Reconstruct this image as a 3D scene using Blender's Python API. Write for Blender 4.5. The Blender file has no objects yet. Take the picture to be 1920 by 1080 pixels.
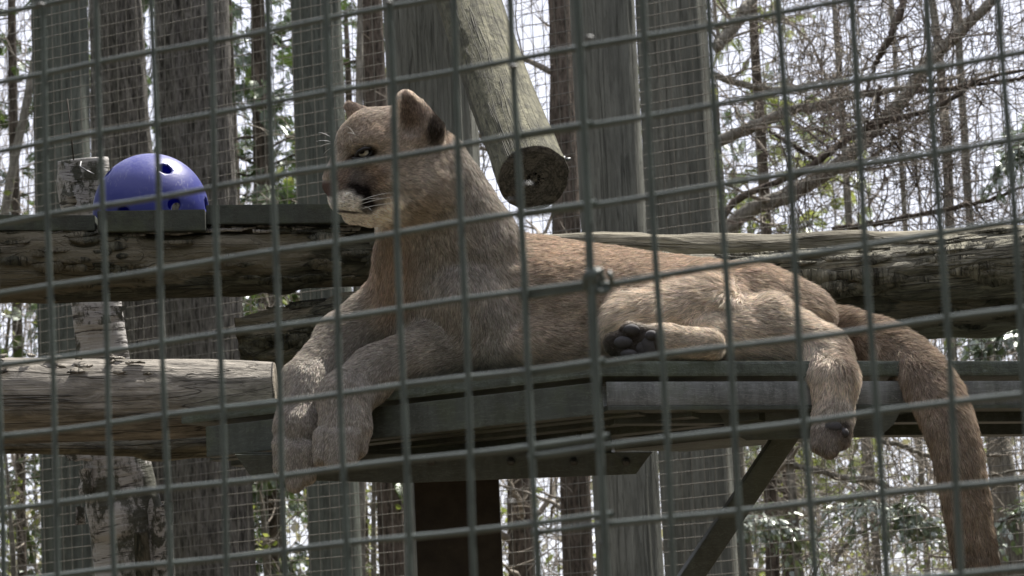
import bpy, math, random
import numpy as np
from mathutils import Matrix, Vector
random.seed(4)
RG = np.random.default_rng(4)
sc = bpy.context.scene
C = sc.collection

# ------------------------------------------------------------------ camera
F = 6000.0                                   # focal length in pixels of the 1920 px wide frame
CAMLOC = np.array([0.0, 0.0, 1.5])
ux, uy, uz = -0.04616, 0.98466, -0.16828     # world up seen in the camera's own axes (x right, y up, z back)
back = np.array([0.0, -math.sqrt(1 - uz * uz), uz])
right = np.array([math.sqrt(1 - ux * ux), 0, ux])
right = right - back * (right @ back); right /= np.linalg.norm(right)
up = np.cross(back, right)
ROT = np.stack([right, up, back], 1)
cam_d = bpy.data.cameras.new('camera'); cam = bpy.data.objects.new('camera', cam_d); C.objects.link(cam)
M4 = np.eye(4); M4[:3, :3] = ROT; M4[:3, 3] = CAMLOC
cam.matrix_world = Matrix(M4.tolist())
cam_d.sensor_width = 36; cam_d.lens = 36 * F / 1920
cam_d.clip_start = .05; cam_d.clip_end = 600
cam_d.dof.use_dof = True; cam_d.dof.focus_distance = 6.1; cam_d.dof.aperture_fstop = 20
sc.camera = cam

def P(px, py, d):
    """point of the place seen at pixel px,py of the 1920x1080 frame, d metres ahead"""
    return CAMLOC + d * (-back + (px - 960) / F * right - (py - 540) / F * up)
def Lc(X):                                   # camera aligned metres (x right, y up, z ahead) -> world
    X = np.asarray(X, float)
    return CAMLOC + X[..., 0:1] * right + X[..., 1:2] * up - X[..., 2:3] * back
def toL(px, py, d): return np.array([(px - 960) / F * d, -(py - 540) / F * d, d])
def on_z(px, py, z):
    r = P(px, py, 1.0) - CAMLOC
    return CAMLOC + r * (z - CAMLOC[2]) / r[2]

# ------------------------------------------------------------------ world, sun, exposure
SUN = np.array([0.36, 0.34, 0.87]); SUN /= np.linalg.norm(SUN)
el = math.asin(SUN[2]); az = math.atan2(SUN[0], SUN[1])
w = bpy.data.worlds.new('World'); sc.world = w; w.use_nodes = True
nt = w.node_tree; nt.nodes.clear()
sky = nt.nodes.new('ShaderNodeTexSky'); sky.sky_type = 'NISHITA'; sky.sun_disc = False
sky.sun_elevation = el; sky.sun_rotation = az
mix = nt.nodes.new('ShaderNodeMix'); mix.data_type = 'RGBA'; mix.inputs[0].default_value = .6
mix.inputs[7].default_value = (13.5, 13.3, 14.6, 1)      # thin bright cloud veil
bg = nt.nodes.new('ShaderNodeBackground'); bg.inputs[1].default_value = .066
wo = nt.nodes.new('ShaderNodeOutputWorld')
nt.links.new(sky.outputs[0], mix.inputs[6]); nt.links.new(mix.outputs[2], bg.inputs[0]); nt.links.new(bg.outputs[0], wo.inputs[0])
sd = bpy.data.lights.new('sun', 'SUN'); sd.energy = 5.0; sd.angle = math.radians(.5); sd.color = (1, .95, .88)
sun = bpy.data.objects.new('sun', sd); C.objects.link(sun)
sun.rotation_euler = Vector(SUN.tolist()).to_track_quat('Z', 'Y').to_euler(); sun.location = (0, 0, 12)
vs = sc.view_settings; vs.view_transform = 'Standard'; vs.look = 'None'; vs.gamma = 1; vs.exposure = 0.95
try: vs.use_curve_mapping = False
except Exception: pass
sc.cycles.max_bounces = 7; sc.cycles.transparent_max_bounces = 8
sc.cycles.use_denoising = True
try: sc.cycles_curves.shape = 'RIBBONS'
except Exception: pass

# ------------------------------------------------------------------ noise
def vnoise(p, seed=0):
    p = np.asarray(p, np.float64); i = np.floor(p).astype(np.int64); f = p - i; f = f * f * (3 - 2 * f)
    def h(a, b, c):
        n = (a * 374761393 + b * 668265263 + c * 2147483647 + seed * 974634777) & 0xffffffff
        n = ((n ^ (n >> 13)) * 1274126177) & 0xffffffff
        return ((n ^ (n >> 16)) & 0xffff) / 32767.5 - 1
    x, y, z = i[:, 0], i[:, 1], i[:, 2]
    r = 0
    for a in (0, 1):
        for b in (0, 1):
            for c in (0, 1):
                wgt = (f[:, 0] if a else 1 - f[:, 0]) * (f[:, 1] if b else 1 - f[:, 1]) * (f[:, 2] if c else 1 - f[:, 2])
                r = r + wgt * h(x + a, y + b, z + c)
    return r
def fbm(p, o=4, seed=0):
    r = 0; a = 1.; s = 0
    for k in range(o):
        r = r + a * vnoise(np.asarray(p) * 2 ** k, seed + k * 7); s += a; a *= .5
    return r / s
def ridged(p, o=3, seed=0):
    r = 0; a = 1.; s = 0
    for k in range(o):
        r = r + a * (1 - 2 * np.abs(vnoise(np.asarray(p) * 2 ** k, seed + k * 5))); s += a; a *= .5
    return r / s

# ------------------------------------------------------------------ mesh helpers
def mk(name, V, Q=None, T=None, mat=None, parent=None, smooth=True, at=None, matidx=None):
    V = np.asarray(V, np.float32); me = bpy.data.meshes.new(name)
    loops = []; starts = []; n = 0
    if Q is not None and len(Q):
        Q = np.asarray(Q, np.int32); loops.append(Q.ravel()); starts.append(np.arange(len(Q)) * 4); n = Q.size
    if T is not None and len(T):
        T = np.asarray(T, np.int32); loops.append(T.ravel()); starts.append(np.arange(len(T)) * 3 + n)
    L = np.concatenate(loops).astype(np.int32); S = np.concatenate(starts).astype(np.int32)
    me.vertices.add(len(V)); me.vertices.foreach_set('co', V.ravel())
    me.loops.add(len(L)); me.loops.foreach_set('vertex_index', L)
    me.polygons.add(len(S)); me.polygons.foreach_set('loop_start', S)
    try: me.polygons.foreach_set('loop_total', np.diff(np.append(S, len(L))).astype(np.int32))
    except Exception: pass
    if smooth: me.polygons.foreach_set('use_smooth', np.ones(len(S), bool))
    for k, v in (at or {}).items():
        v = np.asarray(v, np.float32)
        if v.ndim == 1: a = me.attributes.new(k, 'FLOAT', 'POINT'); a.data.foreach_set('value', v)
        elif v.shape[1] == 4: a = me.attributes.new(k, 'FLOAT_COLOR', 'POINT'); a.data.foreach_set('color', v.ravel())
        else: a = me.attributes.new(k, 'FLOAT_VECTOR', 'POINT'); a.data.foreach_set('vector', v.ravel())
    for m in (mat if isinstance(mat, (list, tuple)) else [mat]): me.materials.append(m)
    if matidx is not None: me.polygons.foreach_set('material_index', np.asarray(matidx, np.int32))
    me.update(calc_edges=True)
    o = bpy.data.objects.new(name, me); C.objects.link(o)
    if parent: adopt(o, parent)
    return o
def adopt(o, parent):
    o.parent = parent; o.matrix_parent_inverse = Matrix.Translation(parent.location).inverted()
def tag(o, label=None, cat=None, group=None, kind=None):
    if label: o['label'] = label
    if cat: o['category'] = cat
    if group: o['group'] = group
    if kind: o['kind'] = kind
    return o
def thing(name, loc, label, cat, group=None):
    o = bpy.data.objects.new(name, None); C.objects.link(o); o.location = [float(x) for x in loc]; o.empty_display_size = .1
    return tag(o, label, cat, group)

class MB:
    """collects pieces into one mesh"""
    def __init__(s): s.V = []; s.Q = []; s.T = []; s.n = 0; s.A = {}
    def add(s, V, Q=None, T=None, at=None):
        V = np.asarray(V, float).reshape(-1, 3); s.V.append(V)
        if Q is not None and len(Q): s.Q.append(np.asarray(Q) + s.n)
        if T is not None and len(T): s.T.append(np.asarray(T) + s.n)
        for k, v in (at or {}).items(): s.A.setdefault(k, []).append(np.asarray(v, float))
        s.n += len(V)
    def build(s, name, mat, parent=None, smooth=True):
        return mk(name, np.concatenate(s.V), np.concatenate(s.Q) if s.Q else None, np.concatenate(s.T) if s.T else None, mat, parent, smooth,
                  {k: np.concatenate(v) for k, v in s.A.items()})

def frames(pts):
    pts = np.asarray(pts, float); t = np.gradient(pts, axis=0); t /= np.linalg.norm(t, axis=1)[:, None]
    ref = np.array([0, 0, 1.]) if abs(t[0][2]) < .8 else np.array([0, -1., 0])
    a = np.cross(t, ref); a /= np.linalg.norm(a, axis=1)[:, None]
    b = np.cross(a, t)
    return t, a, b
def resample(pts, rad, n):
    pts = np.asarray(pts, float); rad = np.asarray(rad, float) if np.ndim(rad) else np.full(len(pts), rad)
    s = np.append(0, np.cumsum(np.linalg.norm(np.diff(pts, axis=0), axis=1))); q = np.linspace(0, s[-1], n)
    # smooth interpolation
    out = np.stack([np.interp(q, s, pts[:, k]) for k in range(3)], 1); r = np.interp(q, s, rad)
    if len(pts) > 2:
        k = max(1, n // (len(pts) * 3)); ker = np.ones(2 * k + 1) / (2 * k + 1)
        pad = lambda v: np.concatenate([2 * v[0] - v[k:0:-1], v, 2 * v[-1] - v[-2:-k - 2:-1]])
        out = np.stack([np.convolve(pad(out[:, j]), ker, 'valid') for j in range(3)], 1)
        r = np.convolve(pad(r), ker, 'valid')
    return out, r, q
def log(name, pts, rad, mat, nseg=72, ns=160, disp=None, parent=None, caps=(True, True), cuts=None):
    """one solid round timber with relief; attribute lc = its own grain coordinates, cap = sawn faces"""
    p, r, s = resample(pts, rad, ns)
    t, a, b = frames(p)
    th = np.arange(nseg) / nseg * 2 * math.pi
    ct, st = np.cos(th), np.sin(th)
    R = r[:, None] * np.ones(nseg)[None]
    q = np.stack([np.broadcast_to(ct * 1., R.shape), np.broadcast_to(st * 1., R.shape), np.broadcast_to(s[:, None], R.shape)], -1)
    if disp is not None:
        R = R + disp(np.stack([q[..., 0] * r[:, None], q[..., 1] * r[:, None], q[..., 2]], -1).reshape(-1, 3)).reshape(R.shape)
    V = p[:, None] + R[..., None] * (ct[None, :, None] * a[:, None] + st[None, :, None] * b[:, None])
    lc = np.stack([R * ct, R * st, np.broadcast_to(s[:, None], R.shape)], -1)
    cap = np.zeros(R.shape)
    i = np.arange(ns - 1)[:, None] * nseg; j = np.arange(nseg)[None]; j2 = (j + 1) % nseg
    Q = np.stack([i + j, i + j2, i + nseg + j2, i + nseg + j], -1).reshape(-1, 4)
    Vs = [V.reshape(-1, 3)]; Ls = [lc.reshape(-1, 3)]; Cs = [cap.ravel()]; Qs = [Q]; Ts = []; n = ns * nseg
    for e, do in zip((0, ns - 1), caps):
        if not do: continue
        prev = None
        for k, f in enumerate((.985, .8, .6, .4, .2)):
            off = t[e] * (1 if e else -1) * (.004 if k else .003)
            Vs.append(p[e] + off + (V[e] - p[e]) * f); Ls.append(np.stack([lc[e, :, 0] * f, lc[e, :, 1] * f, np.full(nseg, s[e])], -1)); Cs.append(np.ones(nseg))
            base = n; pr = e * nseg if prev is None else prev
            qd = np.stack([pr + j[0], base + j[0], base + j2[0], pr + j2[0]], -1)
            Qs.append(qd if e else qd); prev = base; n += nseg
        Vs.append((p[e] + t[e] * (.004 if e else -.004))[None]); Ls.append(np.array([[0, 0, s[e]]])); Cs.append(np.ones(1))
        Ts.append(np.stack([prev + j[0], prev + j2[0], np.full(nseg, n)], -1)); n += 1
    return mk(name, np.concatenate(Vs), np.concatenate(Qs), np.concatenate(Ts) if Ts else None, mat, parent, True,
              {'lc': np.concatenate(Ls), 'cap': np.concatenate(Cs)})

def tube_into(mb, pts, r, sides=5, cap=False):
    pts = np.asarray(pts, float); r = np.asarray(r, float) if np.ndim(r) else np.full(len(pts), float(r))
    t, a, b = frames(pts); th = np.arange(sides) / sides * 2 * math.pi
    V = pts[:, None] + r[:, None, None] * (np.cos(th)[None, :, None] * a[:, None] + np.sin(th)[None, :, None] * b[:, None])
    n = len(pts); i = np.arange(n - 1)[:, None] * sides; j = np.arange(sides)[None]; j2 = (j + 1) % sides
    Q = np.stack([i + j, i + j2, i + sides + j2, i + sides + j], -1).reshape(-1, 4)
    T = None
    V = V.reshape(-1, 3)
    if cap:
        V = np.concatenate([V, pts[:1], pts[-1:]]); m = n * sides; k = np.arange(sides); k2 = (k + 1) % sides
        T = np.concatenate([np.stack([k2, k, np.full(sides, m)], -1), np.stack([(n - 1) * sides + k, (n - 1) * sides + k2, np.full(sides, m + 1)], -1)])
    mb.add(V, Q, T)

def prism(name, base, h, mat, parent=None, bev=.002, axis=(0, 0, 1)):
    """polygon base (world points, counter clockwise seen against axis) pushed h along axis, edges bevelled"""
    base = np.asarray(base, float); n = len(base); ax = np.asarray(axis, float)
    V = np.concatenate([base, base + ax * h])
    me = bpy.data.meshes.new(name)
    faces = [list(range(n))[::-1], list(range(n, 2 * n))] + [[i, (i + 1) % n, n + (i + 1) % n, n + i] for i in range(n)]
    me.from_pydata(V.tolist(), [], faces); me.materials.append(mat)
    import bmesh
    bm = bmesh.new(); bm.from_mesh(me); bmesh.ops.recalc_face_normals(bm, faces=bm.faces)
    if bev: bmesh.ops.bevel(bm, geom=list(bm.edges), offset=bev, segments=2, affect='EDGES', profile=.7)
    bm.to_mesh(me); bm.free()
    o = bpy.data.objects.new(name, me); C.objects.link(o)
    if parent: adopt(o, parent)
    return o
def beam(name, a, b, wdt, hgt, mat, parent=None, bev=.002, upv=(0, 0, 1), uvec=None):
    """box bar from a to b; wdt sideways, hgt along up"""
    a = np.asarray(a, float); b = np.asarray(b, float); t = b - a; t = t / np.linalg.norm(t)
    s = np.cross(t, upv); s /= np.linalg.norm(s); u = np.cross(s, t)
    base = [a - s * wdt / 2 - u * hgt / 2, a + s * wdt / 2 - u * hgt / 2, a + s * wdt / 2 + u * hgt / 2, a - s * wdt / 2 + u * hgt / 2]
    L = np.linalg.norm(b - a)
    return prism(name, base, L, mat, parent, bev, axis=t)

# ------------------------------------------------------------------ materials
def srgb(r, g, b):
    f = lambda c: (c / 255 / 12.92) if c <= 10 else ((c / 255 + .055) / 1.055) ** 2.4
    return (f(r), f(g), f(b), 1)
class NT:
    def __init__(s, name):
        s.m = bpy.data.materials.new(name); s.m.use_nodes = True; s.t = s.m.node_tree; s.t.nodes.clear()
        s.out = s.t.nodes.new('ShaderNodeOutputMaterial')
    def n(s, typ, **kw):
        x = s.t.nodes.new(typ)
        for k, v in kw.items():
            if k.startswith('i_'): x.inputs[k[2:].replace('_', ' ')].default_value = v
            else: setattr(x, k, v)
        return x
    def l(s, a, b): s.t.links.new(a, b)
    def attr(s, name): return s.n('ShaderNodeAttribute', attribute_name=name)
    def mapping(s, src, scale, loc=(0, 0, 0)):
        m = s.n('ShaderNodeMapping'); m.inputs['Scale'].default_value = scale; m.inputs['Location'].default_value = loc; s.l(src, m.inputs[0]); return m.outputs[0]
    def noise(s, src, scale, detail=5, rough=.6, dist=0):
        x = s.n('ShaderNodeTexNoise'); x.inputs['Scale'].default_value = scale; x.inputs['Detail'].default_value = detail
        x.inputs['Roughness'].default_value = rough; x.inputs['Distortion'].default_value = dist; s.l(src, x.inputs['Vector']); return x.outputs[0]
    def ramp(s, src, stops, interp='LINEAR'):
        x = s.n('ShaderNodeValToRGB'); x.color_ramp.interpolation = interp; e = x.color_ramp.elements
        while len(e) < len(stops): e.new(.5)
        for k, (p, c) in enumerate(stops):
            e[k].position = p; e[k].color = c if len(c) == 4 else (*c, 1)
        s.l(src, x.inputs[0]); return x.outputs[0]
    def mixc(s, f, a, b, mode='MIX'):
        x = s.n('ShaderNodeMix', data_type='RGBA', blend_type=mode)
        for i, v in ((0, f), (6, a), (7, b)):
            if isinstance(v, (int, float, tuple)): x.inputs[i].default_value = v
            else: s.l(v, x.inputs[i])
        return x.outputs[2]
    def math(s, op, a, b=None):
        x = s.n('ShaderNodeMath', operation=op)
        for i, v in ((0, a), (1, b)):
            if v is None: continue
            if isinstance(v, (int, float)): x.inputs[i].default_value = v
            else: s.l(v, x.inputs[i])
        return x.outputs[0]
    def bump(s, h, strength=.5, dist=.01, nrm=None):
        x = s.n('ShaderNodeBump'); x.inputs['Strength'].default_value = strength; x.inputs['Distance'].default_value = dist
        s.l(h, x.inputs['Height'])
        if nrm is not None: s.l(nrm, x.inputs['Normal'])
        return x.outputs[0]
    def pbr(s, col, rough=.8, nrm=None, metal=0, spec=.3):
        x = s.n('ShaderNodeBsdfPrincipled')
        for k, v in (('Base Color', col), ('Roughness', rough), ('Metallic', metal), ('Specular IOR Level', spec)):
            if isinstance(v, (int, float, tuple)): x.inputs[k].default_value = v
            else: s.l(v, x.inputs[k])
        if nrm is not None: s.l(nrm, x.inputs['Normal'])
        s.l(x.outputs[0], s.out.inputs[0]); return x
g3 = lambda v: (v, v, v, 1)

def wood(name, c1, c2, moss=0., mosscol=(.05, .062, .02, 1), crack=.5, rings=True, fine=1., capcol=None, wet=.0, barkpatch=None, flake=.12, bd=.007, fkc=.75, g2k=.55):
    N = NT(name); lc = N.attr('lc').outputs['Vector']; cap = N.attr('cap').outputs['Fac']
    g = N.noise(N.mapping(lc, (60 * fine, 60 * fine, 2.2)), 1, 6, .65)                 # grain
    g2 = N.noise(N.mapping(lc, (14, 14, 1.3), (3, 1, 7)), 1, 4, .6)
    col = N.mixc(N.ramp(g, [(.3, g3(0)), (.7, g3(1))]), c1, c2)
    col = N.mixc(g2k, col, N.ramp(g2, [(.3, g3(.55)), (.7, g3(1.2))]), 'MULTIPLY')
    ck = N.ramp(N.noise(N.mapping(lc, (34, 34, .9), (9, 2, 0)), 1, 3, .5, .4), [(.485, g3(1)), (.5, g3(0)), (.52, g3(1))])
    ck2 = N.ramp(N.noise(N.mapping(lc, (70, 70, 4.), (2, 9, 5)), 1, 3, .5, .3), [(.48, g3(1)), (.5, g3(.4)), (.52, g3(1))])
    ck = N.mixc(.7, ck, ck2, 'MULTIPLY')
    col = N.mixc(crack, col, ck, 'MULTIPLY')
    fk = N.noise(N.mapping(lc, (48, 48, 48 * flake), (7, 3, 3)), 1, 6, .68, .5)
    col = N.mixc(fkc, col, N.ramp(fk, [(.36, g3(.35)), (.5, g3(.9)), (.64, g3(1.5))]), 'MULTIPLY')
    blot = N.noise(N.mapping(lc, (7, 7, 3.5), (1, 5, 2)), 1, 5, .7)
    col = N.mixc(.5, col, N.ramp(blot, [(.35, g3(.5)), (.6, g3(1))]), 'MULTIPLY')
    if barkpatch:
        bp = N.ramp(N.noise(N.mapping(lc, (9, 9, 3), (4, 4, 4)), 1, 5, .6), [(.5, g3(0)), (.53, g3(1))])
        col = N.mixc(bp, col, barkpatch)
    if moss > 0:
        geo = N.n('ShaderNodeNewGeometry'); sx = N.n('ShaderNodeSeparateXYZ'); N.l(geo.outputs['Normal'], sx.inputs[0])
        mn = N.noise(N.mapping(lc, (16, 16, 9), (2, 2, 2)), 1, 6, .7)
        mf = N.math('ADD', N.math('MULTIPLY', mn, 1.0), moss - .5)
        mf = N.ramp(mf, [(.48, g3(0)), (.62, g3(1))])
        mc = N.mixc(N.noise(lc, 120, 3), tuple(x * .55 for x in mosscol[:3]) + (1,), tuple(x * 1.5 for x in mosscol[:3]) + (1,))
        col = N.mixc(N.math('MULTIPLY', mf, .8), col, mc)
    if rings:
        sx2 = N.n('ShaderNodeVectorMath', operation='LENGTH')
        m2 = N.mapping(lc, (1, 1, 0)); N.l(m2, sx2.inputs[0])
        rr = N.math('ADD', sx2.outputs['Value'], N.math('MULTIPLY', N.noise(lc, 22, 4), .03))
        rw = N.math('SINE', N.math('MULTIPLY', rr, 900))
        cc = capcol or c1
        rc = N.mixc(N.math('MULTIPLY', N.math('ADD', rw, 1.), .5), tuple(x * .75 for x in cc[:3]) + (1,), cc)
        rc = N.mixc(.8, rc, N.ramp(N.noise(N.mapping(lc, (30, 30, 1), (4, 7, 0)), 1, 4, .6, 1.2), [(.44, g3(1)), (.5, g3(.25)), (.56, g3(1))]), 'MULTIPLY')
        saw = N.noise(N.mapping(lc, (20, 260, 1)), 1, 3); rc = N.mixc(.5, rc, N.ramp(saw, [(.3, g3(.5)), (.7, g3(1.2))]), 'MULTIPLY')
        col = N.mixc(cap, col, rc)
    hgt = N.math('ADD', N.math('MULTIPLY', g, .5), N.math('ADD', N.math('MULTIPLY', fk, 1.2), N.math('MULTIPLY', ck, .6)))
    nr = N.bump(hgt, .9, bd)
    N.pbr(col, .8 - wet, nr, spec=.25)
    return N.m
def bark(name, c1, c2, sc_=1., lich=None):
    N = NT(name); lc = N.attr('lc').outputs['Vector']; rg = N.attr('rg').outputs['Fac']
    a = N.noise(N.mapping(lc, (45 * sc_, 45 * sc_, 8)), 1, 6, .7, .6)
    b = N.noise(N.mapping(lc, (12, 12, 3), (5, 5, 5)), 1, 4, .6)
    a2 = N.noise(N.mapping(lc, (90 * sc_, 90 * sc_, 16), (1, 2, 3)), 1, 4, .6, .5)
    col = N.mixc(N.ramp(N.math('MULTIPLY', N.math('ADD', a, a2), .5), [(.4, g3(0)), (.6, g3(1))]), c1, c2)
    col = N.mixc(.6, col, N.ramp(b, [(.3, g3(.5)), (.7, g3(1.2))]), 'MULTIPLY')
    if lich: col = N.mixc(N.ramp(N.noise(lc, 9, 5, .7), [(.55, g3(0)), (.66, g3(.7))]), col, lich)
    N.pbr(col, .9, N.bump(N.math('ADD', a, a2), 1., .012), spec=.15); return N.m
def birchm():
    N = NT('birch_bark'); lc = N.attr('lc').outputs['Vector']
    # lenticels run round the stem: angle and length coordinates
    s = N.noise(N.mapping(lc, (9, 9, 90)), 1, 4, .6)
    d = N.ramp(s, [(.56, g3(0)), (.63, g3(1))])
    bl = N.noise(N.mapping(lc, (10, 10, 7), (3, 8, 1)), 1, 6, .7)
    dk = N.ramp(bl, [(.47, g3(0)), (.54, g3(1))])
    col = N.mixc(N.noise(N.mapping(lc, (5, 5, 25)), 1, 5), (.24, .23, .22, 1), (.55, .53, .5, 1))
    col = N.mixc(d, col, (.04, .034, .03, 1))
    col = N.mixc(dk, col, N.mixc(N.noise(lc, 60, 4), (.02, .02, .018, 1), (.12, .12, .09, 1)))
    N.pbr(col, .7, N.bump(N.math('ADD', s, bl), .6, .008), spec=.3); return N.m
def plain(name, c, rough=.6, var=.25, scale=20, bump=.15, metal=0, spec=.4, second=None, worn=False):
    N = NT(name); tc = N.n('ShaderNodeTexCoord').outputs['Object']
    a = N.noise(tc, scale, 6, .65); b = N.noise(tc, scale * 9, 3, .6)
    col = N.mixc(N.ramp(a, [(.3, g3(0)), (.7, g3(1))]), tuple(x * (1 - var) for x in c[:3]) + (1,), second or tuple(x * (1 + var) for x in c[:3]) + (1,))
    if worn:
        sc1 = N.ramp(N.noise(N.mapping(tc, (9, 9, 60), (1, 2, 3)), 1, 6, .7, 2.5), [(.5, g3(0)), (.505, g3(1)), (.53, g3(0))])
        dirt = N.ramp(N.noise(N.mapping(tc, (22, 22, 5), (5, 2, 3)), 1, 5, .7), [(.42, g3(0)), (.62, g3(1))])
        alg = N.ramp(N.noise(tc, 7, 5, .7), [(.5, g3(0)), (.6, g3(1))])
        col = N.mixc(N.math('MULTIPLY', dirt, .55), col, (.022, .02, .014, 1)); col = N.mixc(N.math('MULTIPLY', alg, .35), col, (.07, .085, .04, 1))
        col = N.mixc(N.math('MULTIPLY', sc1, .5), col, tuple(min(.5, x * 3) for x in c[:3]) + (1,))
    N.pbr(col, rough, N.bump(N.math('ADD', a, N.math('MULTIPLY', b, .4)), bump, .004), metal, spec); return N.m
def leafm(name, c1, c2, tr=.45, gls=.09):
    N = NT(name); oi = N.attr('rnd').outputs['Fac']
    col = N.mixc(oi, c1, c2)
    d = N.n('ShaderNodeBsdfDiffuse'); t = N.n('ShaderNodeBsdfTranslucent'); gl = N.n('ShaderNodeBsdfGlossy'); gl.inputs['Roughness'].default_value = .35
    gl.inputs['Color'].default_value = (.8, .85, .8, 1)
    N.l(col, d.inputs[0]); N.l(N.mixc(.5, col, (1.25, 1.45, .5, 1), 'MULTIPLY'), t.inputs[0])
    m = N.n('ShaderNodeMixShader'); m.inputs[0].default_value = tr; N.l(d.outputs[0], m.inputs[1]); N.l(t.outputs[0], m.inputs[2])
    m2 = N.n('ShaderNodeMixShader'); m2.inputs[0].default_value = gls; N.l(m.outputs[0], m2.inputs[1]); N.l(gl.outputs[0], m2.inputs[2])
    N.l(m2.outputs[0], N.out.inputs[0]); return N.m

M = {}
M['pole'] = wood('weathered_pole', (.13, .133, .114, 1), (.255, .26, .225, 1), .0, crack=.4, fkc=.25, g2k=.25)
M['pole_green'] = wood('algae_pole', (.09, .1, .084, 1), (.165, .182, .154, 1), .12, (.06, .075, .035, 1), crack=.3, fkc=.2, g2k=.2)
M['mosslog'] = wood('mossy_log', (.06, .06, .036, 1), (.2, .19, .125, 1), .38, (.09, .098, .02, 1), crack=.6, capcol=(.13, .115, .095, 1), flake=.6)
M['darklog'] = wood('dark_mossy_log', (.034, .034, .023, 1), (.125, .12, .082, 1), .2, (.045, .056, .016, 1), crack=.5, barkpatch=(.13, .115, .08, 1), capcol=(.11, .095, .07, 1), flake=.5, bd=.012)
M['palelog'] = wood('pale_log', (.17, .155, .13, 1), (.42, .385, .33, 1), -.02, (.1, .1, .05, 1), crack=.7, capcol=(.4, .35, .28, 1), flake=.35, fkc=.5)
M['greylog'] = wood('grey_log', (.10, .098, .068, 1), (.32, .30, .235, 1), .14, (.07, .078, .03, 1), crack=.5, flake=.4, bd=.012)
M['strip'] = wood('bare_strip', (.2, .18, .13, 1), (.34, .31, .23, 1), .0, crack=.3)
M['plank'] = plain('painted_plank', (.035, .041, .032, 1), .75, .35, 25, .6, worn=True)
M['timber'] = plain('dark_stained_timber', (.04, .031, .023, 1), .8, .5, 12, .4)
M['deck'] = plain('grey_green_composite', (.088, .104, .088, 1), .38, .35, 22, .8, worn=True)
M['steel'] = plain('grey_green_steel', (.062, .07, .06, 1), .42, .22, 9, .12, 0, .5, worn=True)
M['steel_pale'] = plain('scuffed_grey_steel', (.21, .22, .22, 1), .36, .22, 14, .1, .15, .5, worn=True)
M['bolt'] = plain('galvanised_bolt', (.09, .09, .085, 1), .45, .2, 60, .1, .7)
M['wire'] = plain('coated_wire', (.10, .12, .11, 1), .42, .25, 30, .15, .0, .5)
M['wire_far'] = plain('dull_grey_wire', (.16, .15, .125, 1), .5, .2, 30, 0, .1, .4)
M['clip'] = plain('bright_clip', (.16, .165, .17, 1), .5, .1, 80, .1, .6)
M['cedar_bark'] = bark('cedar_bark', (.052, .049, .043, 1), (.29, .275, .25, 1), 1.0)
M['brown_bark'] = bark('brown_bark', (.05, .042, .034, 1), (.2, .165, .135, 1), .8)
M['grey_bark'] = bark('grey_bark', (.15, .14, .115, 1), (.36, .34, .29, 1), .8)
M['twig'] = plain('twig', (.28, .25, .21, 1), .8, .35, 6, 0, 0, .2)
M['twig_dark'] = plain('twig_dark', (.11, .09, .075, 1), .85, .35, 6, 0, 0, .2)
M['birch'] = birchm()
M['cedar'] = leafm('cedar_foliage', (.025, .045, .016, 1), (.085, .12, .04, 1), .42)
M['bough'] = leafm('glossy_evergreen', (.03, .055, .02, 1), (.1, .14, .05, 1), .4, .3)
M['leaf'] = leafm('young_leaves', (.10, .125, .03, 1), (.3, .31, .12, 1), .5)
M['dryleaf'] = leafm('dry_brush', (.2, .175, .13, 1), (.45, .41, .34, 1), .4)
M['ground'] = plain('forest_floor', (.07, .055, .035, 1), .95, .5, 3, .6)

# ================================================================== ground
gx = np.linspace(-90, 90, 181); gy = np.linspace(-20, 160, 181)
GX, GY = np.meshgrid(gx, gy); gp = np.stack([GX.ravel() * .3, GY.ravel() * .3, 0 * GX.ravel()], 1)
GZ = fbm(gp, 4, 3) * .12 - .02
i = np.arange(180)[:, None] * 181 + np.arange(180)[None]
tag(mk('ground', np.stack([GX.ravel(), GY.ravel(), GZ], 1), np.stack([i, i + 1, i + 182, i + 181], -1).reshape(-1, 4), None, M['ground']), 'brown leaf covered forest floor', kind='structure')

# ================================================================== round posts
def grain_disp(amp, fx, fz, seed, dents=0):
    return lambda q: amp * fbm(q * np.array([fx, fx, fz]), 4, seed) + dents * np.minimum(0, ridged(q * np.array([22, 22, 1.1]), 2, seed + 3) - .45) * -1 * -.02
def post(px, py, d, wpx, label, mat, seed, top=6.2, group=None, extra=None):
    b = P(px, py, d); r = wpx / 2 / F * d
    pts = [(b[0], b[1], -.15), (b[0], b[1], 3), (b[0], b[1], top)]
    o = log('round_post', pts, [r * 1.03, r, r * .97], mat, 80, 160, grain_disp(.004, 9, .9, seed, .5))
    return tag(o, label, 'post', group)
# the two nearer posts stand inside the cage, the others behind the rear mesh
post(806, 100, 8.8, 170, 'thick weathered post right behind the cougar\'s head', M['pole'], 11)
post(1136, 150, 11.5, 124, 'tall grey post just right of the sawn mossy log', M['pole'], 22)
post(596, 120, 14.4, 97, 'straight green-grey post between the blue ball and the cougar\'s face, with a long crack', M['pole_green'], 33)
post(113, 120, 15.2, 106, 'grey post at the far left with a sunlit right edge, behind the birch stub', M['pole_green'], 44)
post(1268, 200, 13.3, 136, 'rear post half hidden by the nearer grey post, wire mesh running over it', M['pole'], 55)

# leaning mossy log with its sawn face towards us
lg = [P(1000, 334, 7.25), P(935, 165, 7.7), P(868, -30, 8.2), P(800, -260, 8.75)]
def mossdisp(q): return .004 * fbm(q * np.array([10, 10, 3]), 4, 91) + .0025 * fbm(q * np.array([60, 60, 12]), 2, 92)
o = thing('leaning_log', lg[0], 'mossy round log leaning down behind the cougar, ringed sawn end facing us', 'log')
log('log', lg, [.081, .08, .078, .076], M['mosslog'], 96, 200, mossdisp, o)
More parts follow.
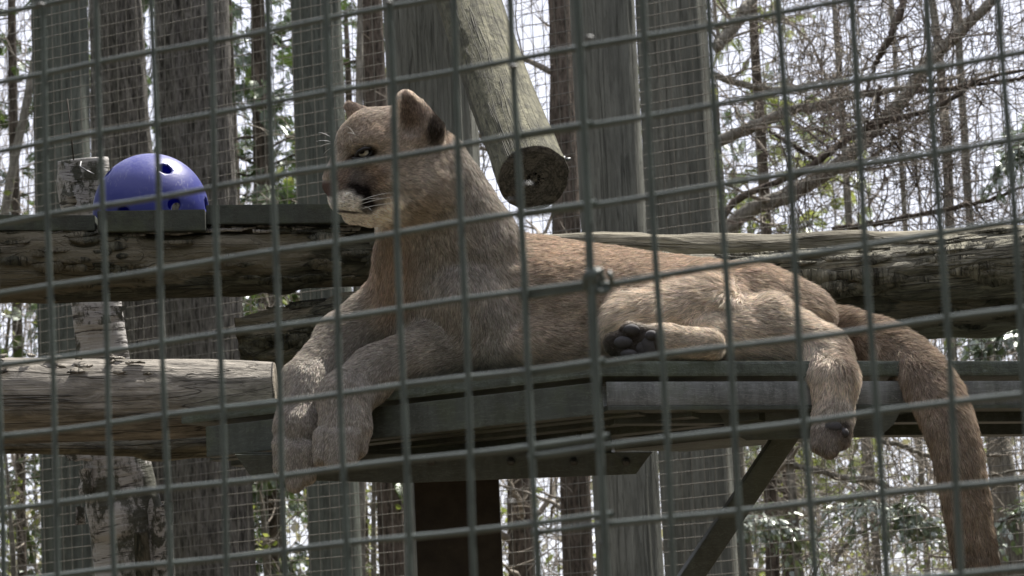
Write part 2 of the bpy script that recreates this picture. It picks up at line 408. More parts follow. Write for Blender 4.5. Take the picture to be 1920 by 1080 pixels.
# eye bolt at its right side
mb = MB(); e = P(1050, 299, 7.3)
tube_into(mb, [e, e + right * .012], .008, 6, True); tube_into(mb, [e + right * .012, e + right * .024], .0045, 6, True)
mb.build('bolt', M['clip'], o, False)

# ================================================================== horizontal logs
def barkdisp(amp, seed, fx=10, fz=2.2, chip=.006):
    def f(q):
        big = amp * fbm(q * np.array([fx, fx, fz]), 4, seed)
        rg = ridged(q * np.array([30, 30, 4.]), 3, seed + 5) + .5 * np.tanh(3 * vnoise(q * np.array([60, 60, 12]), seed + 6))
        ch = vnoise(q * np.array([9, 9, 3.5]), seed + 9) + .5 * vnoise(q * np.array([30, 30, 12]), seed + 10)
        return big + chip * .6 * rg + chip * np.tanh(ch * 6)
    return f
o = log('upper_log', [P(-420, 505, 6.85), P(0, 497, 6.85), P(350, 492, 6.85), P(640, 484, 6.87), P(930, 478, 6.9)],
        [.073, .073, .07, .066, .062], M['darklog'], 104, 360, barkdisp(.006, 5, chip=.007))
tag(o, 'dark mossy log under the planks that carry the blue ball', 'log')
o = log('lower_log', [P(-420, 745, 6.53), P(0, 750, 6.53), P(200, 748, 6.53), P(330, 748, 6.53), P(420, 744, 6.53), P(516, 737, 6.53)],
        [.089, .089, .084, .081, .074, .061], M['palelog'], 96, 280, barkdisp(.005, 15, 8, 1.2, .0022))
tag(o, 'smooth barkless log at lower left with a sunlit top and sawn right end', 'log')
o = log('thin_branch', [P(-300, 842, 6.7), P(100, 836, 6.7), P(260, 842, 6.7), P(400, 832, 6.7), P(620, 838, 6.95)],
        [.02, .019, .021, .023, .024], M['greylog'], 40, 240, barkdisp(.004, 25, 30, 9, .004))
tag(o, 'knobbly thin branch lying along the underside of the sunlit log', 'branch')
o = log('broken_log', [P(452, 640, 6.85), P(640, 618, 6.83), P(1000, 590, 6.8), P(1400, 575, 6.75), P(2250, 548, 6.6)],
        [.062, .066, .068, .07, .07], M['darklog'], 100, 320, lambda q: barkdisp(.007, 35, chip=.008)(q) - .028 * np.exp(-q[:, 2] / .035) * (1 + 1.2 * vnoise(q * np.array([45, 45, 18]), 37)))
tag(o, 'dark rotten log with a broken left end running behind the cougar', 'log')
o = log('thick_log', [P(1180, 520, 6.72), P(1400, 532, 6.7), P(1560, 524, 6.68), P(1750, 510, 6.64), P(1920, 492, 6.6), P(2250, 470, 6.5)],
        [.04, .05, .058, .062, .067, .07], M['greylog'], 110, 360, barkdisp(.006, 45, 10, 1.5, .006))
tag(o, 'thick cracked grey log behind the cougar\'s rump, running out of frame on the right', 'log')
o = log('log_end', [P(-46, 1290, 6.5), P(-14, 1078, 6.5)], [.042, .036], M['palelog'], 40, 60, barkdisp(.002, 55, 8, 2, .001))
tag(o, 'pale smooth log end just inside the bottom left corner', 'log')
def knot(q):
    s = q[:, 2]; return .012 * np.exp(-((s - .86) / .05) ** 2) * (q[:, 1] < 0) + barkdisp(.004, 65, 14, 2, .002)(q)
o = log('back_log', [P(960, 462, 7.0), P(1200, 462, 7.0), P(1400, 470, 7.0), P(1560, 468, 7.02), P(1750, 458, 7.05), P(2250, 440, 7.1)],
        [.028, .03, .034, .04, .034, .036], M['strip'], 90, 380, lambda q: barkdisp(.006, 65, 14, 2.4, .0025)(q))
tag(o, 'thin pale log lying behind the thick grey log, with a swelling in the middle', 'log')

rgc = np.random.default_rng(71)
def chips(par_label_obj, path, r, n, mat, seed, up_lo=.1, up_hi=1.0, sz=(.012, .05)):
    rg_ = np.random.default_rng(seed); p, rr_, s_ = resample(path, r, 200); t, a, b = frames(p); mb = MB()
    for k in range(n):
        i = rg_.integers(5, 190); an = rg_.uniform(up_lo, up_hi) * math.pi / 2; nrm = math.cos(an) * back * 1. + math.sin(an) * np.array([0, 0, 1.]); nrm /= np.linalg.norm(nrm)
        tg = t[i]; sd_ = np.cross(nrm, tg); L_ = rg_.uniform(*sz); W_ = L_ * rg_.uniform(.12, .4); c = p[i] + nrm * (rr_[i] + .004)
        n6 = 7; an6 = np.arange(n6) / n6 * 2 * math.pi; rad_ = rg_.uniform(.6, 1.1, n6)
        lift = rg_.uniform(0, .006, n6)
        top = c + (np.cos(an6) * rad_)[:, None] * tg * L_ + (np.sin(an6) * rad_)[:, None] * sd_ * W_ + nrm * (.003 + lift)[:, None]; bot = top - nrm * .004
        V = np.concatenate([top, bot, (c + nrm * .004)[None]]); q = np.arange(n6); q2 = (q + 1) % n6
        mb.add(V, np.stack([q, q2, n6 + q2, n6 + q], -1), np.stack([q2, q, np.full(n6, 2 * n6)], -1), {'lc': V * 1.0, 'cap': np.zeros(len(V))})
    o_ = mb.build('loose_bark', mat, None); adopt(o_, par_label_obj); tag(o_, kind='stuff')
ul = bpy.data.objects['upper_log']; tl = bpy.data.objects['thick_log']; ll = bpy.data.objects['lower_log']; br_ = bpy.data.objects['broken_log']
chips(ul, [P(-420, 505, 6.85), P(0, 497, 6.85), P(350, 492, 6.85), P(640, 484, 6.87), P(930, 478, 6.9)], [.073, .073, .07, .066, .062], 130, M['darklog'], 1, -.5, 1)
chips(ul, [P(-420, 505, 6.85), P(0, 497, 6.85), P(350, 492, 6.85), P(640, 484, 6.87), P(930, 478, 6.9)], [.073, .073, .07, .066, .062], 170, M['palelog'], 2, .55, 1)
chips(tl, [P(1180, 520, 6.72), P(1400, 532, 6.7), P(1560, 524, 6.68), P(1750, 510, 6.64), P(1920, 492, 6.6), P(2250, 470, 6.5)], [.04, .05, .058, .062, .067, .07], 110, M['greylog'], 3, -.3, 1, (.02, .08))
chips(br_, [P(452, 640, 6.85), P(640, 618, 6.83), P(1000, 590, 6.8), P(1400, 575, 6.75), P(2250, 548, 6.6)], [.05, .066, .068, .07, .07], 360, M['darklog'], 4, -.6, 1)
chips(ll, [P(-420, 745, 6.53), P(0, 750, 6.53), P(200, 748, 6.53), P(330, 748, 6.53)], [.089, .089, .084, .081], 46, M['palelog'], 5, .35, .8, (.008, .022))

# ================================================================== birch stem
bp = [P(152, 302, 7.6), P(168, 450, 7.6), P(190, 610, 7.6), P(205, 780, 7.6), P(232, 960, 7.6), P(262, 1120, 7.6)]
low = bp[-1].copy(); low[2] = -.1; low[0] += .06
def birchdisp(q): return .006 * fbm(q * np.array([9, 9, 4]), 4, 77) + .004 * np.tanh(5 * vnoise(q * np.array([12, 12, 14]), 78))
o = thing('birch_trunk', low, 'peeling white birch trunk passing behind the two left logs, sawn off beside the ball', 'tree')
log('trunk', bp + [low], [.06, .056, .061, .062, .09, .1, .12], M['birch'], 90, 420, birchdisp, o)
mb = MB(); rr = np.random.default_rng(9)
def scrap(mb, p, w_, h_, curl, nrm, seed):
    n = 7; u = np.linspace(-1, 1, n); v = np.linspace(-1, 1, n); U, W = np.meshgrid(u, v)
    jag = fbm(np.stack([U.ravel() * 2, W.ravel() * 2, 0 * U.ravel() + seed], 1), 2, seed).reshape(U.shape)
    X = w_ * U * (1 + .3 * jag); Z = h_ * W * (1 + .3 * np.roll(jag, 2)); Y = curl * (U ** 2) + .006 * jag
    V = p + X[..., None] * right + Z[..., None] * up + Y[..., None] * back
    i = np.arange(n - 1)[:, None] * n + np.arange(n - 1)[None]
    mb.add(V.reshape(-1, 3), np.stack([i, i + 1, i + n + 1, i + n], -1).reshape(-1, 4), None, {'lc': V.reshape(-1, 3) * 3, 'cap': np.zeros(n * n)})
for (x, y, w_, h_, c_) in ((158, 322, .048, .022, .02), (140, 345, .03, .025, -.02), (165, 372, .028, .02, .02), (160, 905, .018, .03, -.03), (153, 965, .012, .022, .02),
                           (200, 590, .045, .02, .012), (150, 855, .03, .012, .01)):
    m_ = MB(); scrap(m_, P(x, y, 7.52), w_, h_, c_, None, int(x)); m_.build('bark_flake', M['birch'], o)
# side shard of curling bark at lower right with a rotten hollow
m_ = MB(); scrap(m_, P(296, 1010, 7.52), .028, .085, -.03, None, 5); m_.build('bark_flake', M['birch'], o)
log('rotten_core', [P(262, 1000, 7.53), P(266, 1090, 7.53)], [.018, .03], M['darklog'], 24, 20, None, o)
# thin wire hook lying on the stub
mb = MB(); tube_into(mb, [P(138, 300, 7.53), P(133, 250, 7.5), P(126, 185, 7.5)], .0016, 5, True)
tag(mb.build('bent_wire', M['timber']), 'thin dark bent wire standing on the sawn birch stub', 'wire')
mb = MB(); tube_into(mb, [P(152, 303, 7.5), P(150, 312, 7.48), P(163, 320, 7.47), P(176, 327, 7.47)], .002, 5, True)
tag(mb.build('staple', M['clip']), 'small bent nail on the face of the birch stub', 'nail')

# ================================================================== shelf planks
zt = P(400, 386, 6.75)[2]
dk = thing('plank_shelf', P(280, 420, 7.0), 'shelf of dark painted boards lying on the upper log under the ball', 'shelf')
def board(x0, x1, ytop, d, th, depth=.14, y1=None, nm='plank', skew=0):
    a = P(x0, ytop, d); b = P(x1, ytop if y1 is None else y1, d + skew); h = b - a; yy = np.array([0, 1., 0]) * depth
    base = [a, b, b + yy, a + yy]; base = [p - np.array([0, 0, th]) for p in base]
    return prism(nm, base, th, M['plank'], dk, .003)
board(-420, 178, 401, 6.81, .034, .10, 403)
board(182, 384, 395, 6.79, .046, .11, 392)
board(386, 760, 384, 6.82, .042, .10, 380)
board(-420, 170, 406, 7.2, .034, .12, 408)
board(400, 760, 388, 7.2, .04, .12, 384)

# ================================================================== blue ball with holes
bc = P(283, 396, 7.07); br = .1275
import bmesh
bm = bmesh.new(); bmesh.ops.create_icosphere(bm, subdivisions=6, radius=1.0)
def bdir(px, py):
    x = (px - 283) / 108.; y = -(py - 396) / 108.; z = math.sqrt(max(0.0, 1 - x * x - y * y)); v = x * right + y * up + z * back
    return v / np.linalg.norm(v)
holes = [bdir(317, 319), bdir(204, 327), bdir(337, 386), bdir(389, 384), bdir(243, 402)]
holes += [-h for h in holes]
hv = [Vector(h.tolist()) for h in holes]; ha = .125
dead = [f for f in bm.faces if any(f.calc_center_median().normalized().angle(h) < ha for h in hv)]
bmesh.ops.delete(bm, geom=dead, context='FACES')
for v in bm.verts:
    for h in hv:
        an = v.co.normalized().angle(h)
        if an < ha + .03 and v.is_boundary:
            ax = h.cross(v.co).normalized(); v.co = (Matrix.Rotation(ha, 3, ax) @ h).normalized()
for v in bm.verts: v.co *= br
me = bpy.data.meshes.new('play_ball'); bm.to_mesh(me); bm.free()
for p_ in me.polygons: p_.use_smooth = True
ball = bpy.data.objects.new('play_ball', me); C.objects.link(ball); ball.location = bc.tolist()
sm = ball.modifiers.new('wall', 'SOLIDIFY'); sm.thickness = .006; sm.offset = -1
N = NT('blue_plastic'); tc = N.n('ShaderNodeTexCoord').outputs['Object']
a = N.noise(tc, 14, 6, .7); b = N.noise(N.mapping(tc, (60, 60, 220)), 1, 5, .7); c_ = N.noise(tc, 160, 4, .7)
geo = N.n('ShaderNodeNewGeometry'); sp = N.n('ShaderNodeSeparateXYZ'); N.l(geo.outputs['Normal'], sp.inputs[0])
wear_highlight = N.math('MULTIPLY', N.ramp(N.math('ADD', N.math('MULTIPLY', a, .6), N.math('MULTIPLY', c_, .5)), [(.45, g3(.05)), (.7, g3(1))]), N.ramp(sp.outputs[2], [(.45, g3(.03)), (.97, g3(.8))]))  # upward faces lightened as a painted highlight, broken up by wear noise
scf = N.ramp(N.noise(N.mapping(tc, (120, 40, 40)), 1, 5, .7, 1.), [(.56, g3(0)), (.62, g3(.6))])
wear_highlight = N.math('MAXIMUM', wear_highlight, N.math('MULTIPLY', scf, N.ramp(a, [(.45, g3(0)), (.6, g3(.8))])))
col = N.mixc(wear_highlight, (.034, .042, .235, 1), (.30, .31, .46, 1))
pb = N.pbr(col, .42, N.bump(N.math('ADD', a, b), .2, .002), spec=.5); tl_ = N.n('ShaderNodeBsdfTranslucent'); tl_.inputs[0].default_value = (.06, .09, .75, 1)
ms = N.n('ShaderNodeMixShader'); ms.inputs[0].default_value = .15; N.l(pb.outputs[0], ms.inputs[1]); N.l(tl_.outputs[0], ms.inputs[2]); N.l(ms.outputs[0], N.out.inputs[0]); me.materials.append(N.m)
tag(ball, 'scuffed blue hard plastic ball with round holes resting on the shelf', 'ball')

# ================================================================== mesh fences
Rf = np.array([[0.86691753, 0.04615647, 0.49630997], [-0.12318063, 0.98465830, 0.12359030], [-0.48299123, -0.16827837, 0.85930312]])
tf = np.array([-.0361, -.046, 2.2233])
def fpt(a, b, off=0.):
    X = tf + a * Rf[:, 0] + b * Rf[:, 1] - off * Rf[:, 2]
    return CAMLOC + X[0] * right - X[1] * up - X[2] * back
pit = .0508; wr = .0022
cols = {0: (-.3557, .0084), 1: (-.305, .0078), 2: (-.2543, .004), 3: (-.2035, 0), 4: (-.153, -.0027), 5: (-.1018, -.002), 6: (-.0498, -.005), 7: (.0024, -.008), 8: (.0497, .002),
        9: (.101, -.0014), 10: (.1516, .0015), 11: (.2018, .0037), 12: (.2526, .0005), 13: (.3036, -.004), 14: (.3557, -.008), 15: (.4052, -.006)}
for k in range(-14, 0): cols[k] = (-.3557 + k * .0507, .008)
for k in range(16, 26): cols[k] = (.4052 + (k - 15) * .0508, -.004)
rowsL = {1: (-.1625, .004), 2: (-.1083, .005), 3: (-.0542, -.001), 4: (.0006, .0006), 5: (.0548, -.0015), 6: (.1093, .0005), 7: (.1617, -.0043), 8: (.2146, -.008)}
rowsR = {2: (-.1088, .005), 3: (-.0528, -.0018), 4: (.0017, .0017), 5: (.0589, -.0104), 6: (.1115, -.0024), 7: (.1689, -.012), 8: (.2211, -.0096)}
rowsL[0] = (-.2165, .004); rowsR[1] = (-.1635, .004); rowsR[0] = (-.218, .004)
for k in range(-12, 0): rowsL[k] = (-.2165 + k * .0533, .004); rowsR[k] = (-.218 + k * .0535, .004)
for k in range(9, 34): rowsL[k] = (.2146 + (k - 8) * .0535, -.006); rowsR[k] = (.2211 + (k - 8) * .0535, -.006)
AL0, AL1, AR0, AR1 = -1.05, .101, .0497, .91
BT, BB = -.85, 1.55
fl = thing('wire_fence', fpt(-.4, 1.4), 'left sheet of dark welded wire mesh in front of the ball and cougar\'s head', 'wire mesh', 'sheets of cage mesh nearest the camera')
fr = thing('wire_fence', fpt(.45, 1.4), 'right sheet of dark welded wire mesh in front of the cougar\'s rump and tail', 'wire mesh', 'sheets of cage mesh nearest the camera')
def wireobj(pts, par, nm='wire', seed=0):
    rr_ = np.random.default_rng(seed); pts = np.asarray(pts)
    mb = MB(); tube_into(mb, pts, wr * (1 + .06 * rr_.standard_normal(len(pts)).clip(-1, 1)), 8); return mb.build(nm, M['wire'], par)
for k, (a0, sl) in cols.items():
    par = fl if k <= 8 else fr
    bs = np.linspace(BT, BB, 90); wob = .0007 * np.sin(bs * 23 + k * 1.7)
    wireobj([fpt(a0 + sl * b_ + w_, b_, wr) for b_, w_ in zip(bs, wob)], par, seed=k + 50)
wireobj([fpt(.101 + .004, b_, wr * 3.2) for b_ in np.linspace(BT, BB, 60)], fl, seed=9)
wireobj([fpt(.0497 - .004, b_, -wr * 2.2) for b_ in np.linspace(BT, BB, 60)], fr, seed=8)
for rows, par, a0, a1, off in ((rowsL, fl, AL0, AL1 + .006, -wr), (rowsR, fr, AR0 - .006, AR1, -wr * 1.4)):
    for k, (b0, sl) in rows.items():
        as_ = np.linspace(a0, a1, 60)
        wireobj([fpt(a_, b0 + sl * (a_ - 0) + .0006 * math.sin(a_ * 31 + k), off) for a_ in as_], par, seed=k + 200)
# bright clips tying the sheets
def clip(px, py, big=1.):
    r = P(px, py, 1) - CAMLOC; n = fpt(0, 0, 1) - fpt(0, 0, 0); p0 = fpt(0, 0, .006)
    p = CAMLOC + r * ((p0 - CAMLOC) @ n) / (r @ n)
    mb = MB(); th = np.linspace(0, 1.8 * math.pi, 16); ax = right; bx = n
    tube_into(mb, [p + .0026 * big * (math.cos(t) * ax + math.sin(t) * bx) for t in th], .0009 * big, 6, True)
    return mb.build('clip', M['clip'], fr if px > 1000 else fl)
for c_ in ((990, 345), (1128, 1019), (957, 940), (1112, 522), (728, 4), (76, 8), (1105, 70), (962, 124), (960, 375)): clip(*c_)
mb = MB(); 
for s_ in (0, 1, 2):
    th = np.linspace(s_, s_ + 5.2, 18); p = fpt(.1045, .0555, .004)
    tube_into(mb, [p + .0075 * (math.cos(t) * right * .8 + math.sin(t) * up) + back * (.002 * s_ + .001 * math.sin(3 * t)) + right * .003 * s_ for t in th], .0021, 6, True)
mb.build('wire_tie', M['wire'], fr)

# rear mesh, far side of the cage
D0 = 12.9
def rpt(a, b, off=0.):
    X = np.array([0, 0, D0]) + a * Rf[:, 0] + b * Rf[:, 1] - off * Rf[:, 2]
    return CAMLOC + X[0] * right - X[1] * up - X[2] * back
mb = MB(); rr = np.random.default_rng(3)
for k in range(-62, 56):
    a0 = k * pit * 1.0; bs = np.linspace(-2.0, 2.2, 46); ph = rr.random() * 6; a1 = a0 + rr.normal(0, .002)
    tube_into(mb, [rpt(a1 + .002 * math.sin(b_ * 5 + ph), b_) for b_ in bs], .0016, 4)
for k in range(-38, 42):
    b0 = k * pit; as_ = np.linspace(-3.15, 2.85, 60); ph = rr.random() * 6
    tube_into(mb, [rpt(a_, b0 + .002 * math.sin(a_ * 4 + ph) + .004 * math.sin(a_ * 1.3), .003) for a_ in as_], .0016, 4)
rf = thing('rear_wire_fence', rpt(0, 2.2), 'fine wire mesh on the far side of the cage, in front of the trees', 'wire mesh')
tag(mb.build('wire_grid', M['wire_far'], rf), kind='stuff')

# ================================================================== metal platform
ZT = P(1125, 676, 6.0)[2]
Cn = on_z(1125, 676, ZT); Ln = on_z(338, 768, ZT); Rn = on_z(1920, 676, ZT)
def nrmz(v): v = np.array([v[0], v[1], 0]); return v / np.linalg.norm(v)
tL = nrmz(Ln - Cn); tR = nrmz(Rn - Cn)
inL = np.array([tL[1], -tL[0], 0]); inL = inL if inL[1] > 0 else -inL
inR = np.array([tR[1], -tR[0], 0]); inR = inR if inR[1] > 0 else -inR
R2 = Cn + tR * 1.25
pf = thing('platform', Cn - np.array([0, 0, 1.0]), 'raised grey-green platform on a dark timber post, the cougar lying on it', 'platform')
TH = .030
zz = lambda p, z: np.array([p[0], p[1], z])
deckpoly = [Cn, R2, R2 + inR * .55 + tR * .2, Cn + inL * .85 + inR * .55, Ln + inL * .62 - tL * .12, Ln]
prism('deck', [zz(p, ZT - TH) for p in deckpoly], TH, M['deck'], pf, .006)
# edge beams under the deck: left one dull, right one pale and scuffed, a hollow mitre between them
z1 = ZT - TH - .009
hL = .062; hR = .047
a = Cn + inL * .02 + tL * .02; b = Ln + inL * .02 - tL * .055
beam('edge_beam', zz(a, z1 - hL / 2), zz(b, z1 - hL / 2), .03, hL, M['steel'], pf, .003)
a2 = Cn + inR * .02 + tR * .012; b2 = R2 + inR * .02 - tR * .02
# open ended hollow tube on the right
def hollow(name, a, b, wdt, hgt, wall, mat, par):
    t = (b - a) / np.linalg.norm(b - a); s = np.cross(t, (0, 0, 1)); s /= np.linalg.norm(s); u = np.cross(s, t)
    def ring(c, w_, h_): return [c - s * w_ / 2 - u * h_ / 2, c + s * w_ / 2 - u * h_ / 2, c + s * w_ / 2 + u * h_ / 2, c - s * w_ / 2 + u * h_ / 2]
    V = ring(a, wdt, hgt) + ring(b, wdt, hgt) + ring(a, wdt - 2 * wall, hgt - 2 * wall) + ring(b, wdt - 2 * wall, hgt - 2 * wall)
    Q = []
    for k in range(4):
        k2 = (k + 1) % 4
        Q += [[k, k2, 4 + k2, 4 + k], [8 + k2, 8 + k, 12 + k, 12 + k2], [k2, k, 8 + k, 8 + k2], [4 + k, 4 + k2, 12 + k2, 12 + k]]
    o = mk(name, V, Q, None, mat, par, False); md = o.modifiers.new('edge', 'BEVEL'); md.width = .002; md.segments = 2; return o
hollow('edge_beam', zz(a2, z1 - hR / 2), zz(b2, z1 - hR / 2), .03, hR, .004, M['steel_pale'], pf)
tag(pf.children[-1], 'pale scuffed edge beam')
# lip strip under the pale beam
beam('lip', zz(a2 + inR * .004, z1 - hR - .004), zz(b2 + inR * .004, z1 - hR - .004), .045, .008, M['steel'], pf, .001)
# inner rails crossing under the deck
for k, (off, h_, dz) in enumerate(((.09, .03, .03), (.17, .028, .036), (.27, .03, .04), (.42, .05, .03))):
    p0 = Cn + inL * off - tL * (off * .95 - .045); p1 = Ln + inL * off - tL * .02 if k < 3 else Ln + inL * off - tL * .1
    beam('rail', zz(p0, z1 - dz - h_ / 2), zz(p1, z1 - dz - h_ / 2), .035, h_, M['steel'], pf, .002)
for off in (.10, .3):
    p0 = Cn + inR * off + tR * .05; p1 = R2 + inR * off
    beam('rail', zz(p0, z1 - .04 - .015), zz(p1, z1 - .04 - .015), .035, .03, M['steel'], pf, .002)
# main cross channel and its bolted bracket plate over the timber post
def ppx(px, py, d): return P(px, py, d)
beam('channel', P(560, 838, 6.42), P(1150, 838, 6.33), .06, .036, M['steel'], pf, .002)
def plate(name, pxs, d, th, mat):
    return prism(name, [P(x, y, d) for x, y in pxs], th, mat, pf, .0015, axis=-back)
plate('bracket', [(470, 893), (440, 852), (1224, 848), (1215, 858), (1193, 889), (760, 906), (540, 900)], 6.26, .006, M['steel'])
for x in (810, 958, 1076, 1174):
    p = P(x, 865, 6.258); mb = MB(); tube_into(mb, [p, p + back * .009], .0085, 6, True); tube_into(mb, [p + back * .009, p + back * .018], .004, 8, True)
    mb.build('bolt', M['bolt'], pf, False)
plate('side_plate', [(1335, 770), (1690, 768), (1676, 796), (1650, 818), (1400, 826), (1372, 812)], 6.14, .008, M['steel'])
beam('brace', P(1488, 796, 6.30), P(925, 1630, 6.36), .05, .044, M['steel'], pf, .006, upv=tuple(right))
beam('brace', P(446, 842, 6.36), P(502, 893, 6.34), .03, .022, M['steel'], pf, .003, upv=tuple(right))
plate('gusset', [(437, 848), (540, 848), (540, 905), (500, 892)], 6.30, .006, M['steel'])
tp = P(856, 900, 6.44)
prism('post', [np.array([tp[0] + dx, tp[1] + dy, -.1]) for dx, dy in ((-.086, 0), (.084, 0), (.084, .17), (-.086, .17))], P(856, 880, 6.44)[2] + .1, M['timber'], pf, .004)

# ================================================================== woodland behind the cage
def bark_trunk(name, pts, rad, mat, nseg, ns, amp, seed, parent, fx=16, fz=1.2):
    def disp(q):
        rg = ridged(q * np.array([fx, fx, fz]), 3, seed); return amp * np.tanh(rg * 2.2) + amp * .8 * fbm(q * np.array([5, 5, 2]), 3, seed + 4)
    o = log(name, pts, rad, mat, nseg, ns, disp, parent, (False, True)); return o

def grow(rg, p, d, length, rad, level, out, bend=.25, upb=.05, kids=(3, 5), minr=.0016, step=7, spread=.9, taper=.25):
    n = step; pts = [np.array(p, float)]; d = np.array(d, float); d /= np.linalg.norm(d); kd = rg.normal(0, bend * .5, 3)
    for k in range(n):
        d = d + rg.normal(0, bend / 2.2, 3) + kd * .3 + np.array([0, 0, upb]); d /= np.linalg.norm(d)
        pts.append(pts[-1] + d * length / n)
    r = np.linspace(rad, max(minr, rad * taper), n + 1); out.append((np.array(pts), r, level))
    if level <= 0: return
    m = rg.integers(kids[0], kids[1] + 1)
    for k in range(m):
        q = rg.uniform(.15, 1) ** .8; i = min(n - 1, int(q * n)); base = pts[i] + (pts[i + 1] - pts[i]) * (q * n - i if q < 1 else 0)
        ax = rg.normal(0, 1, 3); dd = pts[i + 1] - pts[i]; dd /= np.linalg.norm(dd); ax -= dd * (ax @ dd); ax /= np.linalg.norm(ax)
        nd = dd * rg.uniform(.4, 1) + ax * spread * rg.uniform(.6, 1.1)
        grow(rg, base, nd, length * rg.uniform(.4, .72), max(minr, r[i] * rg.uniform(.4, .68)), level - 1, out, bend * 1.15, upb, kids, minr, max(4, step - 1), spread)
def twigs_mesh(name, polys, mat, parent, big=.008):
    mb = MB()
    for pts, r, lv in polys: tube_into(mb, pts, r, 6 if r[0] > big else 3)
    if mb.n: return mb.build(name, mat, parent)

# flat spray of scale leaves, drawn once and set many times as real faces
def spray_template():
    V = []; Q = []
    def blade(a, b, wd):
        a = np.array(a); b = np.array(b); t = b - a; nrm = np.array([-t[1], t[0], 0]); nrm = nrm / np.linalg.norm(nrm) * wd; m = a + t * .55
        i = len(V); V.extend([a, m + nrm, b, m - nrm]); Q.append([i, i + 3, i + 2, i + 1])
    blade((0, 0, 0), (1, 0, -.12), .04)
    for k in range(6):
        x = .12 + k * .145; l = .5 * (1 - .55 * k / 6)
        for s in (-1, 1): blade((x, 0, -.1 * x), (x + l * .75, s * l * .62, -.12 * x - .06), .045 + .02 * (1 - k / 6))
    for k in range(4):
        x = .3 + k * .15; l = .22
        for s in (-1, 1): blade((x + .08, s * .12, -.1 * x), (x + .08 + l * .6, s * (.12 + l * .2), -.14 * x), .035)
    return np.array(V, float), np.array(Q)
SPV, SPQ = spray_template()
LFV = np.array([[0, 0, 0], [.5, .3, .06], [1, 0, -.05], [.5, -.3, .06]]); LFQ = np.array([[0, 3, 2, 1]])
def scatter(name, pos, dirs, size, mat, parent, rg, tpl='spray', roll=1.2):
    TV, TQ = (SPV, SPQ) if tpl == 'spray' else (LFV, LFQ)
    n = len(pos); X = dirs / np.linalg.norm(dirs, axis=1)[:, None]
    zr = np.array([0, 0, 1.]) + rg.normal(0, roll, (n, 3)); Y = np.cross(zr, X); Y /= np.linalg.norm(Y, axis=1)[:, None] + 1e-9; Z = np.cross(X, Y)
    s = np.asarray(size)[:, None, None] * np.ones((n, 1, 1))
    V = pos[:, None] + s * (TV[None, :, 0:1] * X[:, None] + TV[None, :, 1:2] * Y[:, None] + TV[None, :, 2:3] * Z[:, None])
    Q = TQ[None] + (np.arange(n) * len(TV))[:, None, None]
    rnd = np.repeat(rg.random(n), len(TV))
    return mk(name, V.reshape(-1, 3), Q.reshape(-1, 4), None, mat, parent, False, {'rnd': rnd})
def twig_leaf_points(polys, rg, n, maxlv=1, jit=.04):
    cand = [p for p in polys if p[2] <= maxlv]; L = np.array([np.linalg.norm(p[0][-1] - p[0][0]) for p in cand]); ch = rg.choice(len(cand), n, p=L / L.sum())
    pos = np.empty((n, 3)); dr = np.empty((n, 3))
    for j, c in enumerate(ch):
        pts = cand[c][0]; q = rg.random() * (len(pts) - 1.001); i = int(q); pos[j] = pts[i] + (pts[i + 1] - pts[i]) * (q - i); dr[j] = pts[i + 1] - pts[i]
    dr /= np.linalg.norm(dr, axis=1)[:, None] + 1e-9
    return pos + rg.normal(0, jit, pos.shape), dr

def ground_under(p): return np.array([p[0], p[1], -.1])
def cedar(px, py, d, wpx, h, label, seed, crown_from=1.2, nb=40, reach=.9, nspray=1500, sz=.11, mat='cedar', bmat='brown_bark', lean=0., trunk_hi=False, blevel=1):
    rg = np.random.default_rng(seed); b = P(px, py, d); g = ground_under(b); r = wpx / 2 / F * d
    t = thing('cedar_tree', g, label, 'tree', 'trees behind the rear mesh')
    top = np.array([b[0] + lean * h, b[1], h])
    pts = [g, g * .5 + top * .5 + np.array([.05 * rg.normal(), 0, 0]), top]
    mid = b.copy(); pts[1] = np.array([b[0], b[1], b[2]])
    bark_trunk('trunk', pts, [r * 1.15, r, r * .35 if h > 7 else r * .6], M[bmat], 120 if trunk_hi else 32, 300 if trunk_hi else 120, .016 if trunk_hi else .006, seed, t)
    polys = []
    for k in range(nb):
        z = rg.uniform(crown_from, h * .98); f = (z - b[2]); base = np.array([np.interp(z, [g[2], b[2], h], [g[0], b[0], top[0]]), b[1], z])
        an = rg.uniform(0, 2 * math.pi); dd = np.array([math.cos(an), math.sin(an), rg.uniform(-.15, .35)])
        grow(rg, base, dd, reach * rg.uniform(.5, 1.15), max(.006, r * .18), blevel, polys, .3, -.06, (3, 6), .002, 6, .7)
    if polys: tag(twigs_mesh('branches', polys, M['twig_dark'], t), kind='stuff')
    if nspray:
        pos, dr = twig_leaf_points(polys, rg, nspray, 1)
        dr = dr + rg.normal(0, .35, dr.shape) + np.array([0, 0, -.45])
        tag(scatter('foliage', pos, dr, rg.uniform(.6, 1.3, nspray) * sz, M[mat], t, rg), kind='stuff')
    return t
